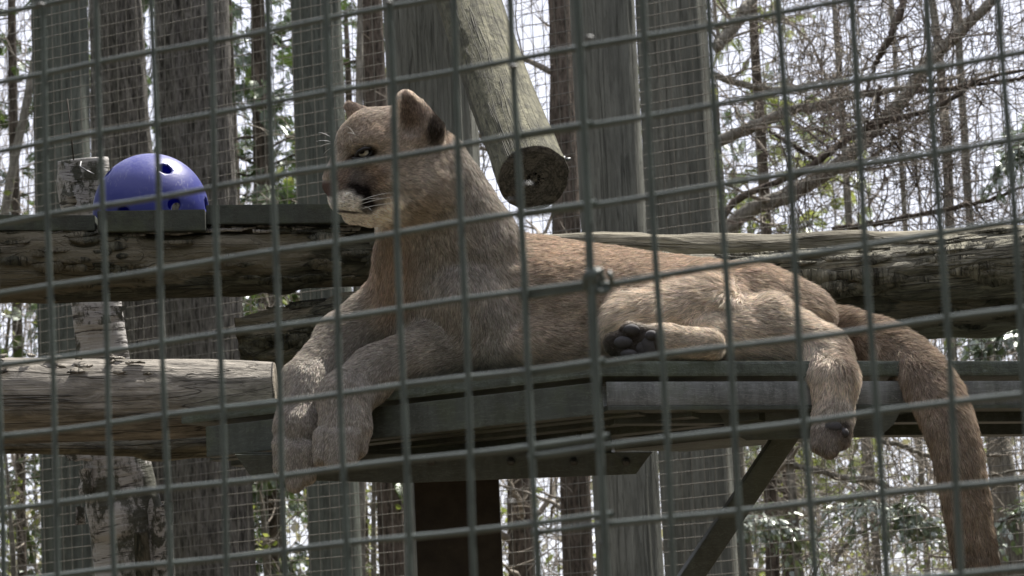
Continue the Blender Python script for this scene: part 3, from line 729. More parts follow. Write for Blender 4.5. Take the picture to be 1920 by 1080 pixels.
def bare(px, py, d, wpx, h, label, seed, nb=14, reach=1.2, lv=2, mat='grey_bark', tmat='twig', lean=0, frm=1.5, leaves=0, lmat='leaf', lsz=.045, group='trees behind the rear mesh', topr=.45, kids=(2, 5)):
    rg = np.random.default_rng(seed); b = P(px, py, d); g = ground_under(b); r = wpx / 2 / F * d
    g[0] -= lean * b[2]; t = thing('bare_tree', g, label, 'tree', group); top = np.array([b[0] + lean * (h - b[2]), b[1] + .1, h])
    wig = rg.normal(0, .05, (4, 3)) * np.array([1, .5, 0]); K = [g, g + (b - g) * .5 + wig[0], b, b + (top - b) * .5 + wig[1], top]
    bark_trunk('trunk', K, [r * 1.2, r * 1.08, r, r * .75, r * topr], M[mat], 28, 140, .003 + r * .05, seed, t, 20, 2)
    polys = []; kk = np.array(K)
    for k in range(nb):
        z = rg.uniform(frm, h); i = np.searchsorted(kk[:, 2], z) - 1; i = min(max(i, 0), 3); q = (z - kk[i, 2]) / (kk[i + 1, 2] - kk[i, 2]); base = kk[i] + (kk[i + 1] - kk[i]) * q
        an = rg.uniform(0, 2 * math.pi); dd = np.array([math.cos(an), math.sin(an), rg.uniform(.0, .9)])
        grow(rg, base, dd, reach * rg.uniform(.5, 1.2), max(.005, r * rg.uniform(.2, .4)), lv, polys, .32, .05, kids, .0022, 7)
    if polys: tag(twigs_mesh('branches', polys, M[tmat], t), kind='stuff')
    if leaves:
        pos, dr = twig_leaf_points(polys, rg, leaves, 1, .02); dr = dr + rg.normal(0, .8, dr.shape)
        tag(scatter('foliage', pos, dr, rg.uniform(.6, 1.4, leaves) * lsz, M[lmat], t, rg, 'leaf'), kind='stuff')
    return t

# big stringy cedar trunks on the left
def bigcedar(p0, p1, d, w0, label, seed):
    a = P(p0[0], p0[1], d); b = P(p1[0], p1[1], d); g = b + (b - a) / (a[2] - b[2]) * (b[2] + .1); tp_ = a + (a - b) / (a[2] - b[2]) * (7 - a[2])
    r = w0 / 2 / F * d; t = thing('cedar_tree', g, label, 'tree')
    bark_trunk('trunk', [g, b, a, tp_], [r * 1.15, r * 1.05, r, r * .85], M['cedar_bark'], 220, 260, .013, seed, t, 22, 1.3)
    return t
bigcedar((358, 0), (396, 900), 16.0, 136, 'broad cedar trunk with stringy grey bark above and right of the blue ball', 71)
bigcedar((222, 0), (268, 620), 16.6, 76, 'narrower leaning cedar trunk directly above the blue ball', 72)
cedar(188, 200, 17.2, 36, 7, 'dark slim trunk hidden between the far-left post and the leaning cedar', 73, 3, 14, .6, 350, bmat='cedar_bark')

# mid-distance cedars with foliage, sky showing through
cedar(490, 200, 19.0, 34, 7.6, 'slim dark cedar seen between the broad trunk and the post above the ball', 81, 1.6, 70, .7, 5600, .09)
cedar(436, 260, 22.0, 20, 8, 'thin cedar right beside the broad cedar trunk', 82, 2, 46, .8, 3000, .1)
cedar(25, 200, 20.0, 16, 8, 'cedar with fine foliage in the top left corner', 83, 1.6, 60, .8, 4600, .09)
bare(32, 260, 18.5, 15, 6.5, 'pale thin leaning stem in the top left corner', 84, 10, .6, 2, lean=.16)
cedar(700, 100, 17.0, 46, 7, 'reddish brown trunk just left of the thick post behind the cougar\'s head', 85, 2.2, 12, .5, 250, bmat='brown_bark')
bare(672, 120, 16.6, 12, 6.5, 'slim pale stem beside the reddish trunk above the cougar\'s far ear', 86, 12, .6, 2)
cedar(652, 130, 21.0, 10, 7, 'leafy young cedar seen above the cougar\'s far ear', 87, 2, 24, .6, 900, .12, mat='leaf')
bare(1056, 250, 16.5, 50, 7, 'rough brown trunk between the sawn mossy log and the tall grey post', 88, 22, .8, 2, mat='brown_bark', frm=3)
bare(976, 960, 17.5, 50, 4.1, 'short crooked trunk seen below the platform right of the dark timber post', 89, 14, .8, 2, mat='brown_bark')
cedar(1420, 150, 21.0, 18, 8, 'green cedar in the gap right of the mesh-covered post', 90, 2.6, 36, .9, 1300, .11, mat='leaf')
cedar(1350, 330, 24.0, 14, 7, 'darker cedar low in the gap right of the mesh-covered post', 91, 2.6, 30, .8, 900, .12)
bare(1775, 200, 17.5, 15, 7.5, 'straight pale stem near the top right corner', 92, 20, 1.2, 2)
bare(1812, 350, 18.5, 15, 7.5, 'pale trunk low at right behind the thin back log', 93, 9, 1.1, 2)
bare(1588, 370, 19, 13, 7, 'thin dark stem standing right of the green cedar', 94, 10, 1.1, 2, tmat='twig_dark')
bare(1690, 300, 21, 9, 8, 'very thin stem in the middle of the upper right tangle', 95, 18, 1.3, 2, tmat='twig_dark')
bare(1895, 930, 16.5, 46, 4.5, 'dark trunk in the bottom right corner behind the cougar\'s tail', 96, 10, .8, 2, mat='grey_bark')
bare(1448, 950, 16.5, 26, 4.6, 'dark stem just right of the diagonal brace', 97, 14, .7, 3, mat='brown_bark', tmat='twig', lean=.04)
bare(1482, 970, 17.0, 26, 4.4, 'second dark stem beside the diagonal brace, partly below the hanging paw', 98, 14, .7, 3, mat='brown_bark', lean=-.02)
bare(1620, 950, 20, 10, 4.6, 'thin leafy shrub stem under the platform\'s right end', 99, 22, .9, 3, leaves=1500, lmat='leaf')
bare(700, 980, 17, 12, 4.2, 'thin bush between the hanging paws and the dark timber post', 100, 22, .7, 3, leaves=500)
bare(1070, 980, 18.5, 10, 4.2, 'leafy bush under the bracket plate', 101, 22, .9, 3, leaves=1200)
bare(495, 960, 18, 12, 4.2, 'twiggy bush right of the broad cedar trunk low down', 102, 24, .8, 3, leaves=900)
bare(20, 950, 17, 9, 4.4, 'twiggy bush in the bottom left corner', 103, 22, .8, 3, leaves=700)

# the tree with long arching limbs on the right
def limbs(name, label, lines, seed, mat, kids=9, lv=2, d=17.0, reach=.55, tm='twig'):
    rg = np.random.default_rng(seed); first = lines[0]; g = ground_under(P(first[0][0][0], first[0][0][1], d))
    t = thing('bare_tree', g, label, 'tree', None); polys = []
    base = P(*first[0][0], d); tr = [g, (g + base) / 2 + np.array([.05, 0, 0]), base]; r0 = first[1][0] / 2 / F * d
    bark_trunk('trunk', tr, [r0 * 1.4, r0 * 1.2, r0], M[mat], 28, 80, .006, seed, t)
    for pxs, ws in lines:
        dd = d + np.cumsum(rg.normal(0, .06, len(pxs))); K = [P(x, y, q) for (x, y), q in zip(pxs, dd)]
        p, r, s = resample(K, [w_ / 2 / F * d for w_ in ws], 40); mb = MB(); tube_into(mb, p + rg.normal(0, .003, p.shape), r * (1 + .07 * rg.normal(0, 1, 40)), 12, True)
        lo = mb.build('limb', M[mat], t)
        V = np.concatenate(mb.V); lo.data.attributes.new('lc', 'FLOAT_VECTOR', 'POINT').data.foreach_set('vector', (V * 1.0).astype(np.float32).ravel())
        for k in range(kids):
            i = rg.integers(4, 38); tg = p[i + 1] - p[i]; ax = rg.normal(0, 1, 3) * np.array([1, .6, 1]); nd = tg / np.linalg.norm(tg) * .6 + ax / np.linalg.norm(ax) * .8
            grow(rg, p[i], nd, reach * rg.uniform(.5, 1.3), r[i] * rg.uniform(.2, .45), lv, polys, .35, .03, (3, 5), .0022, 7)
    tag(twigs_mesh('branches', polys, M[tm], t), kind='stuff'); return t
limbs('l', 'pale tree with a long limb arching up to the top right corner', [
    ([(1345, 450), (1400, 395), (1470, 370), (1540, 335), (1600, 285), (1650, 235), (1700, 180), (1745, 110), (1800, 60), (1880, -20)], [34, 30, 28, 27, 26, 26, 26, 24, 22, 20]),
    ([(1320, 275), (1390, 248), (1440, 225), (1485, 205), (1540, 200), (1580, 180), (1640, 175), (1690, 165)], [22, 22, 22, 20, 19, 18, 14, 10]),
    ([(1310, 130), (1360, 150), (1400, 160), (1460, 170), (1530, 155), (1600, 140)], [14, 14, 13, 11, 8, 6]),
    ([(1340, 90), (1370, 60), (1395, 20), (1420, -20)], [24, 24, 22, 20])], 111, 'grey_bark', 15, 2)
limbs('l', 'dark-limbed tree crossing the middle of the upper right tangle', [
    ([(1346, 425), (1375, 375), (1430, 350), (1490, 330), (1540, 300), (1580, 265), (1650, 225), (1720, 215), (1780, 190), (1830, 150), (1930, 130)], [13, 13, 13, 14, 14, 15, 13, 11, 10, 8, 6]),
    ([(1625, 170), (1640, 120), (1665, 80), (1690, 20), (1700, -30)], [6, 9, 12, 14, 15]),
    ([(1440, 245), (1475, 265), (1515, 292), (1540, 302)], [6, 8, 9, 11]),
    ([(1650, 160), (1645, 200), (1640, 240)], [7, 8, 10]),
    ([(1720, 170), (1790, 165), (1860, 155), (1960, 140)], [10, 9, 8, 7]),
    ([(1560, 430), (1640, 420), (1740, 400), (1860, 375), (1940, 340)], [10, 10, 10, 8, 6])], 112, 'brown_bark', 15, 2, 15.6, tm='twig_dark')
limbs('l', 'crooked branching shrub below the platform\'s right end', [
    ([(1480, 870), (1540, 885), (1590, 900), (1640, 897), (1665, 918), (1740, 915), (1800, 900), (1930, 880)], [12, 14, 14, 12, 12, 8, 6, 5]),
    ([(1660, 790), (1640, 830), (1680, 830), (1720, 850), (1760, 860), (1900, 850)], [12, 10, 10, 9, 9, 6]),
    ([(1850, 1090), (1700, 970), (1600, 1000), (1560, 1060)], [8, 6, 6, 8])], 113, 'grey_bark', 12, 2, 15.8)

# sunlit evergreen sprays low on the right, nearer
def bough(label, pxs, d, seed, n, sz):
    rg = np.random.default_rng(seed); K = [P(x, y, d + q) for x, y, q in pxs]; t = thing('evergreen_bough', K[0], label, 'branch', 'evergreen boughs behind the rear mesh')
    p, r, s = resample(K, .006, 24); polys = [(p, r, 2)]
    for k in range(16):
        i = rg.integers(2, 23); tg = p[min(i + 1, 23)] - p[i - 1]; tg /= np.linalg.norm(tg); ax = rg.normal(0, 1, 3) * np.array([1, 1, .35])
        grow(rg, p[i], tg + ax * .7, .22 * rg.uniform(.5, 1.2), .003, 1, polys, .2, -.05, (2, 4), .0014, 5)
    tag(twigs_mesh('twigs', polys, M['twig_dark'], t), kind='stuff'); pos, dr = twig_leaf_points(polys, rg, n, 2, .01)
    dr = dr + rg.normal(0, .3, dr.shape) + np.array([0, 0, -.25])
    tag(scatter('foliage', pos, dr, rg.uniform(.6, 1.3, n) * sz, M['bough'], t, rg, 'spray', .35), kind='stuff')
bough('evergreen bough with bright sprays left of the tail tip', [(1600, 930, .3), (1680, 955, 0), (1760, 990, 0)], 14.6, 121, 700, .042)
bough('evergreen bough with bright sprays right of the tail tip', [(1990, 930, .3), (1920, 960, 0), (1860, 985, 0)], 14.6, 122, 560, .042)
bough('dark evergreen bough under the thick log at the right edge', [(2000, 590, .3), (1900, 620, 0), (1830, 640, 0)], 14.8, 123, 800, .05)
bough('evergreen bough at the upper right edge of the frame', [(2000, 230, .3), (1930, 260, 0), (1880, 300, 0)], 14.8, 124, 600, .045)
bough('small evergreen bough above the diagonal brace\'s lower end', [(1400, 960, .3), (1440, 975, 0), (1490, 1000, 0)], 14.9, 125, 360, .04)

# far woodland: young trees and brush, one mass nobody could count
rg = np.random.default_rng(200); polys = []
for k in range(42):
    y = rg.uniform(27, 46); x = rg.uniform(-.2, .2) * y * 1.15; h = rg.uniform(3.5, 9.5) * (.75 + y / 90)
    grow(rg, np.array([x, y, -.1]), np.array([rg.normal(0, .08), 0, 1]), h, rg.uniform(.02, .05), 2, polys, .2, .1, (7, 11), .004, 8, 1.0)
tag(twigs_mesh('far_woodland_branches', polys, M['twig'], None, .03), 'pale bare branches of the far woodland', 'woodland', kind='stuff')
def bank(n, y0, y1, sl, thr, sz, mat, seed, name, label):
    """brush growing from the ground up to a slope of sl, thinning towards its top"""
    y = rg.uniform(y0, y1, n); x = rg.uniform(-.2, .2, n) * y * 1.15; q = rg.uniform(0, 1, n); z = .2 + q * (1.3 + y * sl)
    pos = np.stack([x, y, z], 1); dn = fbm(pos * .55, 4, seed) + .25 * vnoise(pos * 2.6, seed + 2); pos = pos[dn > thr + .45 * np.clip(q - .55, 0, 1)]; n = len(pos)
    tag(scatter(name, pos, rg.normal(0, 1, (n, 3)), rg.uniform(sz[0], sz[1], n), mat, None, rg, 'leaf'), label, 'woodland', kind='stuff')
bank(30000, 26, 44, .125, -.02, (.06, .17), M['dryleaf'], 33, 'far_woodland_foliage', 'brown and grey brush of the far woodland')
bank(34000, 22, 40, .13, .06, (.05, .13), M['leaf'], 34, 'far_undergrowth_foliage', 'yellow-green young leaves of the far woodland')

# unseen wood added beside and behind the camera to block sky light
n = 26000; an = rg.uniform(math.radians(24), math.radians(336), n); r_ = rg.uniform(9, 24, n); z = rg.uniform(0, 1, n) * (7 + r_ * .35)
pos = np.stack([np.sin(an) * r_, np.cos(an) * r_ + 4, z], 1); dn = fbm(pos * .3, 3, 61); pos = pos[dn > -.2]; n = len(pos)
tag(scatter('added_shade_foliage', pos, rg.normal(0, 1, (n, 3)), rg.uniform(.5, 1.1, n), M['cedar'], None, rg, 'leaf'), 'unseen evergreen foliage added around the enclosure to block sky light', 'woodland', kind='stuff')
polys = []
for k in range(46):
    a_ = math.radians(26 + 308 * k / 45); R_ = rg.uniform(10, 20); x, y = math.sin(a_) * R_, math.cos(a_) * R_ + 4
    polys.append((np.array([[x, y, -.1], [x + .1, y, 4], [x, y + .1, 8], [x, y, 13]]), np.array([.2, .17, .14, .08]), 1))
tag(twigs_mesh('added_shade_trunks', polys, M['twig_dark'], None), 'unseen trunks added with the light-blocking foliage', 'woodland', kind='stuff')
print('forest done')

# ================================================================== the cougar
# body as one skin: tapered limbs and masses blended into a single field, then meshed
PR = []
def cap_(a, b, ra, rb, k=.025, zs=1., fl=None, ln=1., col=0, sub=False, part=''):
    """a, b = (px, py, d); radii in millimetres"""
    A = toL(*a); B = toL(*b); PR.append(dict(a=A, b=B, ra=ra / 1000, rb=rb / 1000, k=k, zs=zs, fl=fl, ln=ln, col=col, sub=sub, part=part))
# columns of colour index: 0 back tawny, 1 grey shoulder and legs, 2 light belly, 3 face, 4 dark ear back, 5 tail
E_ = lambda c, r, **kw: cap_(c, c, r, r, **kw)
# --- trunk
cap_((905, 560, 6.36), (1200, 592, 6.34), 118, 104, .03, fl=(1, -.1, 0), ln=1.0, col=0)
cap_((1200, 592, 6.34), (1400, 590, 6.34), 102, 96, .03, fl=(1, -.25, 0), ln=1.1, col=0)
cap_((980, 520, 6.42), (1330, 570, 6.42), 85, 84, .04, fl=(1, -.05, 0), ln=1.0, col=0)      # spine line, far side
cap_((1010, 640, 6.28), (1240, 650, 6.30), 60, 50, .03, fl=(1, -.3, 0), ln=1.0, col=0)      # belly edge on the deck
E_((930, 655, 6.26), 44, k=.03, fl=(1, -.6, 0), ln=1.0, col=1)
E_((985, 645, 6.24), 40, k=.03, fl=(1, -.3, 0), ln=1.0, col=0)
# --- chest, shoulder
cap_((800, 545, 6.33), (835, 610, 6.33), 92, 90, .035, fl=(.05, -1, 0), ln=1.0, col=1)
cap_((850, 505, 6.34), (900, 590, 6.30), 104, 88, .03, fl=(.1, -1, 0), ln=1.0, col=1)
cap_((905, 475, 6.31), (905, 600, 6.27), 64, 66, .02, fl=(.1, -1, 0), ln=1.0, col=1)         # near shoulder blade
cap_((775, 500, 6.34), (745, 600, 6.36), 72, 66, .03, fl=(-.1, -1, 0), ln=1.1, col=1)       # breast
# --- neck
cap_((800, 320, 6.26), (868, 455, 6.32), 84, 106, .03, fl=(.45, -1, 0), ln=1.0, col=1)
cap_((770, 390, 6.25), (790, 500, 6.32), 64, 86, .03, fl=(-.05, -1, 0), ln=1.1, col=1)
# --- head
E_((752, 282, 6.235), 84, zs=1.12, k=.02, fl=(1, .1, 0), ln=.45, col=3)
cap_((700, 262, 6.215), (760, 275, 6.23), 62, 72, .02, zs=1.1, fl=(1, .2, 0), ln=.4, col=3)
cap_((665, 272, 6.205), (638, 333, 6.185), 38, 29, .018, zs=.95, fl=(.5, 1, 0), ln=.3, col=3)      # bridge of nose
cap_((690, 325, 6.20), (652, 352, 6.185), 46, 38, .02, fl=(1, .3, 0), ln=.35, col=3)
cap_((662, 368, 6.165), (647, 370, 6.165), 38, 33, .012, zs=.8, fl=(1, -.1, 0), ln=.4, col=3)       # muzzle pad near
cap_((662, 366, 6.215), (648, 368, 6.215), 36, 31, .012, zs=.8, fl=(1, -.1, 0), ln=.4, col=3)
cap_((630, 326, 6.18), (618.5, 348, 6.18), 21, 15.5, .010, fl=(.5, 1, 0), ln=.22, col=3, part='nose')
cap_((690, 398, 6.19), (662, 401, 6.19), 24, 20.5, .012, fl=(1, -.2, 0), ln=.5, col=3)              # chin
cap_((745, 376, 6.21), (698, 390, 6.20), 50, 32, .02, fl=(1, -.4, 0), ln=.7, col=3)                 # jaw
cap_((780, 350, 6.20), (738, 330, 6.185), 62, 46, .035, fl=(1, -.5, 0), ln=.8, col=3)               # cheek near
cap_((785, 350, 6.28), (750, 330, 6.28), 56, 40, .025, fl=(1, -.5, 0), ln=.8, col=3)
cap_((666, 268, 6.158), (706, 262, 6.152), 13, 20, .016, fl=(1, .5, 0), ln=.35, col=3)               # brow near
cap_((655, 262, 6.25), (680, 252, 6.26), 16, 20, .015, fl=(1, .5, 0), ln=.35, col=3)
E_((682, 289, 6.140), 12, k=.008, col=3, sub=True)                                                  # eye socket
cap_((648, 305, 6.128), (668, 299, 6.140), 12, 8, k=.014, col=3, sub=True)
# --- near ear: a cupped blade
cap_((776, 242, 6.165), (762, 191, 6.155), 37, 22, .012, zs=.7, fl=(-.15, 1, 0), ln=.5, col=4)
cap_((802, 246, 6.18), (780, 205, 6.17), 33, 20, .014, zs=.8, fl=(-.15, 1, 0), ln=.5, col=4)
cap_((770, 238, 6.126), (761, 194, 6.124), 29, 18.5, .004, zs=.9, fl=(-.15, 1, 0), ln=.6, col=4, sub=True, part='earin')
# --- far ear
cap_((684, 226, 6.285), (656, 201, 6.285), 29, 12, .012, zs=.5, fl=(-.6, 1, 0), ln=.4, col=4)
cap_((659, 232, 6.255), (650, 206, 6.258), 12, 7, .005, zs=.6, col=4, sub=True, part='earin')
# --- near foreleg
cap_((870, 560, 6.25), (895, 640, 6.26), 66, 50, .022, fl=(.05, -1, 0), ln=.9, col=1)
cap_((885, 648, 6.26), (760, 684, 6.245), 44, 43, .022, fl=(-1, -.25, 0), ln=.8, col=1)
cap_((800, 655, 6.25), (705, 700, 6.225), 50, 49, .022, fl=(-1, -.3, 0), ln=.8, col=1)
cap_((705, 702, 6.215), (645, 748, 6.17), 50, 48, .02, fl=(-.7, -1, 0), ln=.7, col=1)
cap_((645, 745, 6.155), (648, 800, 6.14), 51, 47, .016, fl=(-.05, -1, 0), ln=.6, col=1)
cap_((648, 800, 6.14), (640, 838, 6.125), 47, 40, .014, fl=(-.05, -1, 0), ln=.6, col=1)
cap_((607, 818, 6.115), (604, 858, 6.105), 20, 18.5, .005, fl=(0, -1, 0), ln=.5, col=1)
cap_((631, 822, 6.095), (628, 866, 6.085), 20.5, 19, .005, fl=(0, -1, 0), ln=.5, col=1)
cap_((656, 820, 6.10), (653, 860, 6.09), 20, 18.5, .005, fl=(0, -1, 0), ln=.5, col=1)
cap_((676, 805, 6.125), (673, 842, 6.12), 18, 16.5, .005, fl=(0, -1, 0), ln=.5, col=1)
# --- far foreleg
cap_((720, 590, 6.36), (640, 640, 6.34), 66, 54, .025, fl=(-1, -.5, 0), ln=.8, col=1)
cap_((650, 640, 6.33), (572, 718, 6.26), 54, 46, .02, fl=(-.8, -.8, 0), ln=.7, col=1)
cap_((572, 718, 6.245), (560, 800, 6.20), 46, 43, .016, fl=(-.1, -1, 0), ln=.6, col=1)
cap_((560, 800, 6.195), (556, 858, 6.19), 43, 36, .014, fl=(-.05, -1, 0), ln=.6, col=1)
cap_((531, 835, 6.165), (531, 876, 6.16), 18.5, 17, .005, fl=(0, -1, 0), ln=.5, col=1)
cap_((551, 848, 6.145), (552, 906, 6.14), 19.5, 17, .005, fl=(0, -1, 0), ln=.5, col=1)
cap_((574, 845, 6.15), (576, 892, 6.145), 19, 17.5, .005, fl=(0, -1, 0), ln=.5, col=1)
# --- rump and upper hind leg
cap_((1330, 575, 6.33), (1455, 590, 6.34), 86, 80, .03, fl=(1, -.5, 0), ln=1.2, col=0)
cap_((1400, 570, 6.30), (1500, 600, 6.32), 68, 70, .03, fl=(1, -.5, 0), ln=1.2, col=0)
cap_((1390, 625, 6.20), (1500, 650, 6.22), 52, 50, .02, fl=(1, -.3, 0), ln=1.3, col=2)
cap_((1440, 605, 6.22), (1540, 665, 6.20), 56, 52, .02, fl=(1, -.5, 0), ln=1.3, col=2)
cap_((1540, 665, 6.19), (1565, 715, 6.12), 52, 43, .02, fl=(.4, -1, 0), ln=1.2, col=2)
cap_((1565, 712, 6.11), (1562, 780, 6.09), 43, 36, .016, fl=(-.05, -1, 0), ln=.9, col=2)
cap_((1562, 785, 6.085), (1556, 812, 6.07), 36, 34, .012, fl=(-.05, -1, 0), ln=.7, col=1)
cap_((1540, 812, 6.065), (1538, 832, 6.055), 18, 18, .007, fl=(0, -1, 0), ln=.6, col=1)
cap_((1558, 822, 6.05), (1556, 842, 6.045), 19, 17, .007, fl=(0, -1, 0), ln=.6, col=1)
cap_((1578, 806, 6.07), (1576, 826, 6.06), 17, 16, .007, fl=(0, -1, 0), ln=.6, col=1)
# --- soft belly and the folded lower hind leg with its sole towards us
cap_((1190, 610, 6.22), (1330, 590, 6.24), 60, 74, .03, fl=(-1, -.35, 0), ln=1.9, col=2)
cap_((1330, 630, 6.17), (1400, 640, 6.2), 38, 46, .02, fl=(1, -.4, 0), ln=1.4, col=2)
cap_((1330, 648, 6.085), (1245, 642, 6.075), 29, 31, .012, fl=(-1, 0, 0), ln=.7, col=2)
cap_((1245, 643, 6.08), (1190, 643, 6.085), 34, 35, .014, zs=.8, fl=(-1, 0, 0), ln=.6, col=2, part='foot')
cap_((1190, 625, 6.075), (1180, 620, 6.07), 21, 18, .006, zs=.9, fl=(-1, 0, 0), ln=.5, col=2, part='foot')
cap_((1166, 643, 6.075), (1153, 645, 6.07), 24, 22, .006, zs=.9, fl=(-1, 0, 0), ln=.5, col=2, part='foot')
cap_((1182, 662, 6.065), (1170, 663, 6.06), 17, 15, .006, zs=.9, fl=(-1, 0, 0), ln=.5, col=2, part='foot')
# --- tail
TL = [(1500, 610, 6.38, 42), (1570, 616, 6.36, 42), (1640, 637, 6.30, 46), (1700, 672, 6.24, 48), (1748, 722, 6.17, 50), (1780, 790, 6.12, 47), (1800, 870, 6.105, 44), (1815, 960, 6.10, 42), (1830, 1050, 6.10, 40), (1842, 1130, 6.10, 36), (1846, 1165, 6.10, 28)]
_t = np.array(TL, float); _q = np.linspace(0, len(TL) - 1, 41); _s = np.stack([np.interp(_q, np.arange(len(TL)), _t[:, k]) for k in range(4)], 1)
_p = np.concatenate([_s[:1]] * 2 + [_s] + [_s[-1:]] * 2); _s = (_p[:-4] + _p[1:-3] + _p[2:-2] + _p[3:-1] + _p[4:]) / 5
TL = [tuple(r) for r in _s]
for p0, p1 in zip(TL[:-1], TL[1:]):
    cap_(p0[:3], p1[:3], p0[3], p1[3], .0015, fl=(p1[0] - p0[0], -(p1[1] - p0[1]), 0), ln=1.25, col=5)

def pdist(p, X):
    a, b = p['a'], p['b']; d = b - a; q = X - a; zs = p['zs']
    if zs != 1.: q = q / np.array([1, 1, zs]); d = d / np.array([1, 1, zs])
    L = d @ d; t = np.clip((q @ d) / L, 0, 1) if L > 1e-9 else np.zeros(len(q))
    return (np.linalg.norm(q - t[:, None] * d, axis=1) - (p['ra'] + (p['rb'] - p['ra']) * t)) * min(1, zs)
VX = .0045
lo = np.min([np.minimum(p['a'] - p['ra'] * max(1, p['zs']), p['b'] - p['rb'] * max(1, p['zs'])) for p in PR], 0) - .02
hi = np.max([np.maximum(p['a'] + p['ra'] * max(1, p['zs']), p['b'] + p['rb'] * max(1, p['zs'])) for p in PR], 0) + .02
dim = np.ceil((hi - lo) / VX).astype(int) + 1
Fd = np.full(dim, .06, np.float32)
for sub in (False, True):
    for p in PR:
        if p['sub'] != sub: continue
        R_ = max(p['ra'], p['rb']) * max(1, p['zs']) + p['k'] + .012
        i0 = np.maximum(0, np.floor((np.minimum(p['a'], p['b']) - R_ - lo) / VX)).astype(int); i1 = np.minimum(dim, np.ceil((np.maximum(p['a'], p['b']) + R_ - lo) / VX).astype(int) + 1)
        ax = [lo[k] + np.arange(i0[k], i1[k]) * VX for k in range(3)]
        G = np.stack(np.meshgrid(*ax, indexing='ij'), -1).reshape(-1, 3)
        d = pdist(p, G).reshape([i1[k] - i0[k] for k in range(3)]).astype(np.float32)
        S = Fd[i0[0]:i1[0], i0[1]:i1[1], i0[2]:i1[2]]; k = p['k']
        if sub: d = -d; h = np.maximum(k - np.abs(S - d), 0) / k; S[...] = np.maximum(S, d) + h * h * k * .25
        else: h = np.maximum(k - np.abs(S - d), 0) / k; S[...] = np.minimum(S, d) - h * h * k * .25
def surface_nets(F_):
    s = F_ < 0; nx, ny, nz = s.shape
    c = np.zeros((nx - 1, ny - 1, nz - 1), np.int8)
    for a in (0, 1):
        for b in (0, 1):
            for d in (0, 1): c += s[a:nx - 1 + a, b:ny - 1 + b, d:nz - 1 + d]
    act = (c > 0) & (c < 8); I = np.argwhere(act); idx = -np.ones(act.shape, np.int64); idx[act] = np.arange(len(I))
    acc = np.zeros((len(I), 3)); cnt = np.zeros(len(I)); cor = [(a, b, d) for a in (0, 1) for b in (0, 1) for d in (0, 1)]
    for u in cor:
        for ax in range(3):
            if u[ax]: continue
            v = list(u); v[ax] = 1
            f0 = F_[I[:, 0] + u[0], I[:, 1] + u[1], I[:, 2] + u[2]]; f1 = F_[I[:, 0] + v[0], I[:, 1] + v[1], I[:, 2] + v[2]]
            m = (f0 < 0) != (f1 < 0); t = np.where(m, f0 / np.where(m, f0 - f1, 1), 0)
            q = np.array(u, float)[None] + t[:, None] * (np.array(v) - np.array(u)); acc[m] += q[m]; cnt[m] += 1
    V = I + acc / cnt[:, None]; Qs = []
    for ax in range(3):
        o = [k for k in range(3) if k != ax]; sl0 = [slice(None)] * 3; sl1 = [slice(None)] * 3; sl0[ax] = slice(0, -1); sl1[ax] = slice(1, None)
        e = s[tuple(sl0)] != s[tuple(sl1)]; K = np.argwhere(e); K = K[(K[:, o[0]] > 0) & (K[:, o[1]] > 0) & (K[:, o[0]] < s.shape[o[0]] - 1) & (K[:, o[1]] < s.shape[o[1]] - 1)]
        def at_(a, b): J = K.copy(); J[:, o[0]] -= a; J[:, o[1]] -= b; return idx[J[:, 0], J[:, 1], J[:, 2]]
        q = np.stack([at_(1, 1), at_(0, 1), at_(0, 0), at_(1, 0)], -1); inside = s[K[:, 0], K[:, 1], K[:, 2]]
        if ax == 1: inside = ~inside
        q[~inside] = q[~inside][:, ::-1]; Qs.append(q)
    return V, np.concatenate(Qs)
BV, BQ = surface_nets(Fd)
BV = lo + BV * VX
for _ in range(2):   # light smoothing
    acc = np.zeros_like(BV); cn = np.zeros(len(BV))
    for a_, b_ in ((0, 1), (1, 2), (2, 3), (3, 0)):
        for x_, y_ in ((a_, b_), (b_, a_)): np.add.at(acc, BQ[:, x_], BV[BQ[:, y_]]); np.add.at(cn, BQ[:, x_], 1)
    BV = BV * .5 + acc / cn[:, None] * .5
def normals(V, Q):
    n = np.cross(V[Q[:, 2]] - V[Q[:, 0]], V[Q[:, 3]] - V[Q[:, 1]]); N_ = np.zeros_like(V)
    for k in range(4): np.add.at(N_, Q[:, k], n)
    return N_ / (np.linalg.norm(N_, axis=1)[:, None] + 1e-12)
BN = normals(BV, BQ)
# make sure they point outwards
c_idx = np.clip(np.round((BV + BN * .006 - lo) / VX).astype(int), 0, dim - 1); outw = Fd[c_idx[:, 0], c_idx[:, 1], c_idx[:, 2]]
if (outw > 0).mean() < .5: BN = -BN; BQ = BQ[:, ::-1]
# folds of skin and muscle
fold = .0035 * fbm(BV * np.array([14, 9, 12]), 3, 301) + .0018 * ridged(BV * np.array([30, 16, 20]), 2, 305)
rowpx = 540 - BV[:, 1] / BV[:, 2] * F; colpx = 960 + BV[:, 0] / BV[:, 2] * F
headmask = np.clip((430 - rowpx) / 30, 0, 1) * (colpx < 860)
BV = BV + BN * (fold * (1 - headmask * .8))[:, None]
